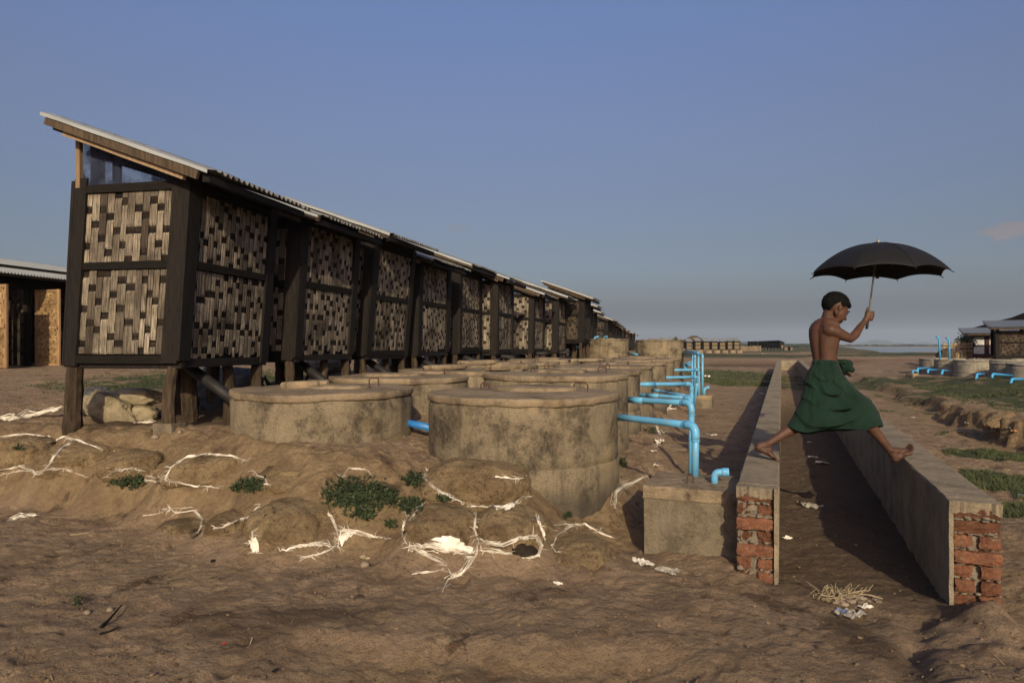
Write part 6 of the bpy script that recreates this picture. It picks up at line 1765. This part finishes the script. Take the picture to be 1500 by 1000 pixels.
# ---- the wrapped skirt
SEC = [ # y, left x, right x, half depth
 (527, 1191.5, 1226, .090), (532, 1190, 1228, .099), (540, 1185, 1232.5, .110), (549, 1181.5, 1236.5, .120), (558, 1179.5, 1242.5, .128), (568, 1177.8, 1253, .136), (577, 1176, 1263, .143),
 (586, 1173, 1273.5, .148), (595, 1169, 1282, .150), (604, 1164.5, 1286, .148), (613, 1159.5, 1289.5, .145), (620, 1155.5, 1292, .142), (627, 1153.5, 1293, .140)]
sg = MB(); nu = 190; nvs = 110
ysec = np.array([s[0] for s in SEC], float); lx = np.array([s[1] for s in SEC]); rx_ = np.array([s[2] for s in SEC]); dp = np.array([s[3] for s in SEC])
vs = []; fs = []
for k in range(nvs+1):
    v = k/nvs; py = 527 + 100*v
    xl, xr, d_ = np.interp(py, ysec, lx), np.interp(py, ysec, rx_), np.interp(py, ysec, dp)
    for i in range(nu):
        th = 2*math.pi*i/nu; ca, sa = math.cos(th), math.sin(th)
        e = .86; ca_ = math.copysign(abs(ca)**e, ca); sa_ = math.copysign(abs(sa)**e, sa)
        cx = (xl+xr)/2 + (xr-xl)/2*ca_
        # the hem sags between the shins, tucks run as swags between the knees
        u = (ca_+1)/2
        sag = (5.5*math.exp(-((u-.20)/.13)**2) + 1.2*math.sin(math.pi*u) - 5.0*max(0, u-.80)/.20 - 3.5*max(0,.10-u)/.10)*v**3
        if sa > 0: sag += 3*v**3
        dep = d_*sa_
        c = bp(cx, py + sag, .03 + dep)
        # folds: swags that sag between the hip and the two knees, each lip overhanging the cloth below it
        nz = mnoise.noise(Vector((u*2.2, v*2.0, 4.0 if sa < 0 else 9.0)))
        sw = v - .26*math.sin(math.pi*min(1, u*1.02)) + .16*u + .07*nz
        q = sw*4.6 + .35; q -= math.floor(q)
        lip = (q/.82)**1.6 if q < .82 else (1 - (q-.82)/.18)**1.5
        amp = max(0, .55 + 1.3*mnoise.noise(Vector((u*3.1, math.floor(sw*4.6+.35)*1.7, 2.0))))
        a2 = .072*lip*amp*min(1, max(0, (v-.10)*2.6))
        # pleats that radiate from the knot at the waist
        ang = math.atan2(v-.06, (u-1.02)*1.15)
        a1 = .009*math.sin(ang*17 + 2*nz)*math.exp(-((v-.30)/.34)**2)*min(1, v*6) + .010*math.sin(u*23+3*nz)*max(0, .22-v)/.22*min(1, v*14)
        a3 = .011*mnoise.noise(Vector((u*9, v*5, sa))) + .007*mnoise.noise(Vector((u*20, v*9, sa*2))) + .016*v*mnoise.noise(Vector((u*3.3, v*1.5, sa+7)))
        edge = .25 + .75*abs(sa)
        off = Vector((ca*.5*(a3+a2*.35), sa*(a1+a2+a3)*edge, 0))
        if k < 8: off += Vector((ca, sa, 0))*(.006 if 1 <= k <= 6 else 0)
        vs.append(c + off)
for k in range(nvs):
    for i in range(nu): j = (i+1) % nu; fs.append((k*nu+i, k*nu+j, (k+1)*nu+j, (k+1)*nu+i))
# inner layer so that the hem has a thickness
o0 = len(vs)
cen = [sum((vs[k*nu+i] for i in range(nu)), Vector())/nu for k in range(nvs+1)]
for k in range(nvs, nvs-34, -1):
    for i in range(nu): q = vs[k*nu+i]; c = cen[k]; vs.append(q + (c-q)*.035 + Vector((0,0,.002 if k == nvs else 0)))
for i in range(nu): j = (i+1) % nu; fs.append((nvs*nu+i, nvs*nu+j, o0+j, o0+i))
for k in range(33):
    for i in range(nu): j = (i+1) % nu; fs.append((o0+k*nu+i, o0+k*nu+j, o0+(k+1)*nu+j, o0+(k+1)*nu+i))
# waist: roll in to the skin
o1 = len(vs)
for i in range(nu): q = vs[i]; c = cen[0]; vs.append(q + (c-q)*.16 + Vector((0,0,-.004)))
for i in range(nu): j = (i+1) % nu; fs.append((i, o1+i, o1+j, j))
sg.add(vs, fs); skirt = bchild(sg, 'wrapped_skirt', 'sarong')
tag(skirt, 'dark green wrapped skirt')
# knot of gathered cloth held at the waist
kb = MB(); kc = bp(1239.5, 536, .08)
def kf(p):
    n = .22*mnoise.noise(p*1.5+Vector((5,0,0))) + .14*mnoise.noise(p*3.4) - .16*abs(mnoise.noise(Vector((p.x*2, p.y*5, p.z*2))))
    return p*(1+n)
kb.ell(kc, (.040,.05,.050), nu=50, nv=32, f=kf, M=Matrix.Rotation(.3, 3, 'Y')); kb.ell(bp(1233, 530, .08), (.032,.04,.022), nu=40, nv=24, f=kf); kb.ell(bp(1247, 541, .07), (.020,.03,.022), nu=36, nv=22, f=kf, M=Matrix.Rotation(-.5, 3, 'Y'))
bchild(kb, 'gathered_cloth', 'sarong')

# ------------------------------------------------------------------ the umbrella
def cloth_black():
    t = NT('black_umbrella_cloth'); t.color(t.mix(t.noise(9, 5, .6), (.006,.0055,.0055), (.012,.011,.011))); t.rough(.7); t.spec(.25)
    t.bump(t.noise(30, 5, .6), .003); return t.m
M['ucloth'] = cloth_black()
M['steel'] = simple('worn_steel', (.35,.33,.29), (.55,.52,.46), 30, .35, .001, 60, metal=.7)
M['dsteel'] = simple('dark_steel', (.02,.02,.02), (.05,.05,.05), 30, .5, 0, None, metal=.5)
um = empty('umbrella', SH_B); tag(um, 'open black umbrella with a pale metal shaft held up by the boy', 'umbrella')
UR = .452
apex = SH_T; cax = (ax*.25 + Vector((-.0,0,1))).normalized(); down = -cax
ux = Vector((1,0,0)); ux = (ux-cax*ux.dot(cax)).normalized(); uy = cax.cross(ux)
def canopy_pt(r, th, inner=False):
    seg = math.pi/4; k = th/seg; fr = abs(k-math.floor(k)-.5)*2      # 1 on a rib, 0 midway
    gore = 1-fr*fr
    prof = .012 + .205*(r**2.1) + .012*r**6
    rr = r*UR*(1 - .095*gore*r**2.5)
    z = prof + .010*gore*math.sin(math.pi*min(1, r*1.05)) - .030*gore*r**4*.8
    return apex + ux*(rr*math.cos(th)) + uy*(rr*math.sin(th)) + down*z
cm = MB(); vs = []; fs = []; nr, nt = 22, 128
for k in range(nr+1):
    r = .02 + .98*k/nr
    for i in range(nt): vs.append(canopy_pt(r, 2*math.pi*i/nt))
# rotate the gores so that two tips lie at the far left and right as in the photo
for k in range(nr):
    for i in range(nt): j = (i+1) % nt; fs.append((k*nt+i, k*nt+j, (k+1)*nt+j, (k+1)*nt+i))
n0 = len(vs)
for q in list(vs): vs.append(q + down*.0015)
for k in range(nr):
    for i in range(nt): j = (i+1) % nt; fs.append((n0+k*nt+j, n0+k*nt+i, n0+(k+1)*nt+i, n0+(k+1)*nt+j))
for i in range(nt): j = (i+1) % nt; fs.append((nr*nt+i, nr*nt+j, n0+nr*nt+j, n0+nr*nt+i))
cm.add(vs, fs); cano = cm.build('canopy', M['ucloth'], um, smooth=True, local=False)
sb = MB()
for k in range(8):
    th = k*math.pi/4
    sb.tube([canopy_pt(r, th) + ax*.0012 for r in np.linspace(.03, .99, 16)], .0016, 6)
sb.build('seam', M['ucloth'], cano, local=False)
for k in range(8):
    th = k*math.pi/4; rb = MB(); rb.tube([canopy_pt(r, th) + down*.006 for r in np.linspace(.03, 1.0, 16)], .0020, 6); tip = canopy_pt(1.0, th); rb.tube([tip + down*.004, tip + (ux*math.cos(th)+uy*math.sin(th))*.016 + down*.012], .003, 6)
    rib = rb.build('rib', M['dsteel'], um, local=False)
    st_ = MB(); st_.tube([SH_T + down*.235 + (ux*math.cos(th)+uy*math.sin(th))*.012, canopy_pt(.52, th) + down*.010], .0017, 6); st_.build('stretcher', M['dsteel'], rib, local=False)
sm = MB(); sm.tube([SH_T + ax*.012, SH_B + down*.02], .0062, 14); sm.build('shaft', M['steel'], um, smooth=True, local=False)
sm = MB(); sm.tube([SH_T + down*.215, SH_T + down*.26], .0125, 14); sm.build('runner', M['dsteel'], um, smooth=True, local=False)
sm = MB(); sm.tube([SH_T + down*.004, SH_T + ax*.004, SH_T + ax*.010, SH_T + ax*.022], [.018, .012, .006, .005], 14); sm.build('ferrule', M['steel'], um, smooth=True, local=False)
sm = MB(); g0 = hnd(-.003,.0,-.04); pts = [hnd(0,0,.03), hnd(0,0,-.02), SH_B + down*.02, SH_B + down*.035 + hy*.006]; sm.tube(pts, .0095, 12); sm.build('handle', M['dsteel'], um, smooth=True, local=False)
# ------------------------------------------------------------------ sky, sun, camera
SUN_EL, SUN_AZ = R(23), R(180 - 2.0)      # azimuth measured from +Y towards +X: behind the camera
world = bpy.data.worlds.new('World'); scene.world = world; world.use_nodes = True
nt = world.node_tree; bg = nt.nodes['Background']
sky = nt.nodes.new('ShaderNodeTexSky'); sky.sky_type = 'NISHITA'; sky.sun_disc = False
sky.sun_elevation = SUN_EL; sky.sun_rotation = SUN_AZ; sky.altitude = 0; sky.air_density = 1.0; sky.dust_density = 4.0; sky.ozone_density = 3.0
# the dry-season haze that whitens the lowest degrees of the sky, and two wisps of cloud
wtc = nt.nodes.new('ShaderNodeTexCoord'); sep = nt.nodes.new('ShaderNodeSeparateXYZ'); nt.links.new(wtc.outputs['Generated'], sep.inputs[0])
def wmap(sock, a, b, c, d):
    k = nt.nodes.new('ShaderNodeMapRange'); k.interpolation_type = 'SMOOTHSTEP'
    for i, v in zip((1, 2, 3, 4), (a, b, c, d)): k.inputs[i].default_value = v
    nt.links.new(sock, k.inputs[0]); return k.outputs[0]
def wmix(f, a, b):
    k = nt.nodes.new('ShaderNodeMix'); k.data_type = 'RGBA'
    for i, v in ((0, f), (6, a), (7, b)):
        if isinstance(v, tuple): k.inputs[i].default_value = (*v, 1)
        else: nt.links.new(v, k.inputs[i])
    return k.outputs[2]
low = wmap(sep.outputs['Z'], .0, .11, .95, 0.0)
skyc = wmix(low, sky.outputs[0], (1.44, 1.98, 2.50))
def cloud(vec, size, seed, amount):
    global skyc
    d = Vector(vec).normalized(); vm = nt.nodes.new('ShaderNodeVectorMath'); vm.operation = 'SUBTRACT'; nt.links.new(wtc.outputs['Generated'], vm.inputs[0]); vm.inputs[1].default_value = d
    sc_ = nt.nodes.new('ShaderNodeVectorMath'); sc_.operation = 'MULTIPLY'; nt.links.new(vm.outputs[0], sc_.inputs[0]); sc_.inputs[1].default_value = (1/size[0], 1/size[0], 1/size[1])
    ln = nt.nodes.new('ShaderNodeVectorMath'); ln.operation = 'LENGTH'; nt.links.new(sc_.outputs[0], ln.inputs[0])
    nz = nt.nodes.new('ShaderNodeTexNoise'); nz.inputs['Scale'].default_value = 1.6; nz.inputs['Detail'].default_value = 6; nt.links.new(sc_.outputs[0], nz.inputs['Vector'])
    ad = nt.nodes.new('ShaderNodeMath'); ad.operation = 'MULTIPLY_ADD'; nt.links.new(nz.outputs[0], ad.inputs[0]); ad.inputs[1].default_value = -1.4; ad.inputs[2].default_value = 0; 
    a2 = nt.nodes.new('ShaderNodeMath'); a2.operation = 'ADD'; nt.links.new(ln.outputs['Value'], a2.inputs[0]); nt.links.new(ad.outputs[0], a2.inputs[1])
    f = wmap(a2.outputs[0], -.25, .35, amount, 0.0)
    skyc = wmix(f, skyc, (3.0, 3.05, 3.1))
cloud((.735, 1, .170), (.040, .012), 1, .8)
cloud((-.080, 1, .172), (.020, .008), 2, .22)
tint = nt.nodes.new('ShaderNodeMix'); tint.data_type = 'RGBA'; tint.blend_type = 'MULTIPLY'; tint.inputs[0].default_value = 1; tint.inputs[7].default_value = (1.17, 1.01, 1.02, 1); nt.links.new(skyc, tint.inputs[6])
gr = nt.nodes.new('ShaderNodeValToRGB'); ge = gr.color_ramp.elements
zs = nt.nodes.new('ShaderNodeMath'); zs.operation = 'MULTIPLY'; zs.inputs[1].default_value = 2.0; nt.links.new(sep.outputs['Z'], zs.inputs[0]); nt.links.new(zs.outputs[0], gr.inputs[0])
GRADE = [(.0, (.36,.36,.33)), (.035, (.44,.45,.43)), (.134, (.74,.77,.79)), (.194, (.71,.75,.77)), (.278, (.70,.70,.71)), (.418, (.76,.74,.755)), (.678, (.92,.89,.95)), (.88, (1,1.05,1.18))]
while len(ge) < len(GRADE): ge.new(.5)
for e_, (p_, c_) in zip(ge, GRADE): e_.position = p_; e_.color = (*c_, 1)
g2 = nt.nodes.new('ShaderNodeMix'); g2.data_type = 'RGBA'; g2.blend_type = 'MULTIPLY'; g2.inputs[0].default_value = 1; nt.links.new(tint.outputs[2], g2.inputs[6]); nt.links.new(gr.outputs[0], g2.inputs[7])
nt.links.new(g2.outputs[2], bg.inputs[0]); bg.inputs[1].default_value = .128
sl = bpy.data.lights.new('sun', 'SUN'); sl.energy = 4.9; sl.angle = R(.5); sl.color = (1.0, .875, .61)
so = bpy.data.objects.new('sun', sl); col.objects.link(so)
sdir = Vector((math.sin(SUN_AZ)*math.cos(SUN_EL), math.cos(SUN_AZ)*math.cos(SUN_EL), math.sin(SUN_EL)))
so.rotation_euler = (-sdir).to_track_quat('-Z', 'Y').to_euler(); so.location = sdir*60
cam = bpy.data.cameras.new('camera'); cam.sensor_width = 36; cam.lens = 36*FPX/1500; cam.shift_y = (HOR-500)/1500
cam.clip_start = .05; cam.clip_end = 20000
co = bpy.data.objects.new('camera', cam); col.objects.link(co); co.location = CAM; co.rotation_euler = (R(90), 0, 0); scene.camera = co
scene.view_settings.view_transform = 'Standard'; scene.view_settings.look = 'None'; scene.view_settings.gamma = 1; scene.view_settings.exposure = -.22
scene.render.engine = 'CYCLES'
hb_ = MB(); hb_.box(-7000, 7000, -120, 7000, -8, 150); hz_ = hb_.build('haze', None, attr=False); hz_['kind'] = 'stuff'
hm = bpy.data.materials.new('haze'); hm.use_nodes = True; hn = hm.node_tree
for k in list(hn.nodes):
    if k.type == 'BSDF_PRINCIPLED': hn.nodes.remove(k)
pv = hn.nodes.new('ShaderNodeVolumePrincipled'); pv.inputs['Color'].default_value = (.72, .84, 1.0, 1); pv.inputs['Density'].default_value = 1.4e-4; pv.inputs['Anisotropy'].default_value = .0
hn.links.new(pv.outputs[0], [k for k in hn.nodes if k.type == 'OUTPUT_MATERIAL'][0].inputs['Volume']); hz_.data.materials.append(hm)
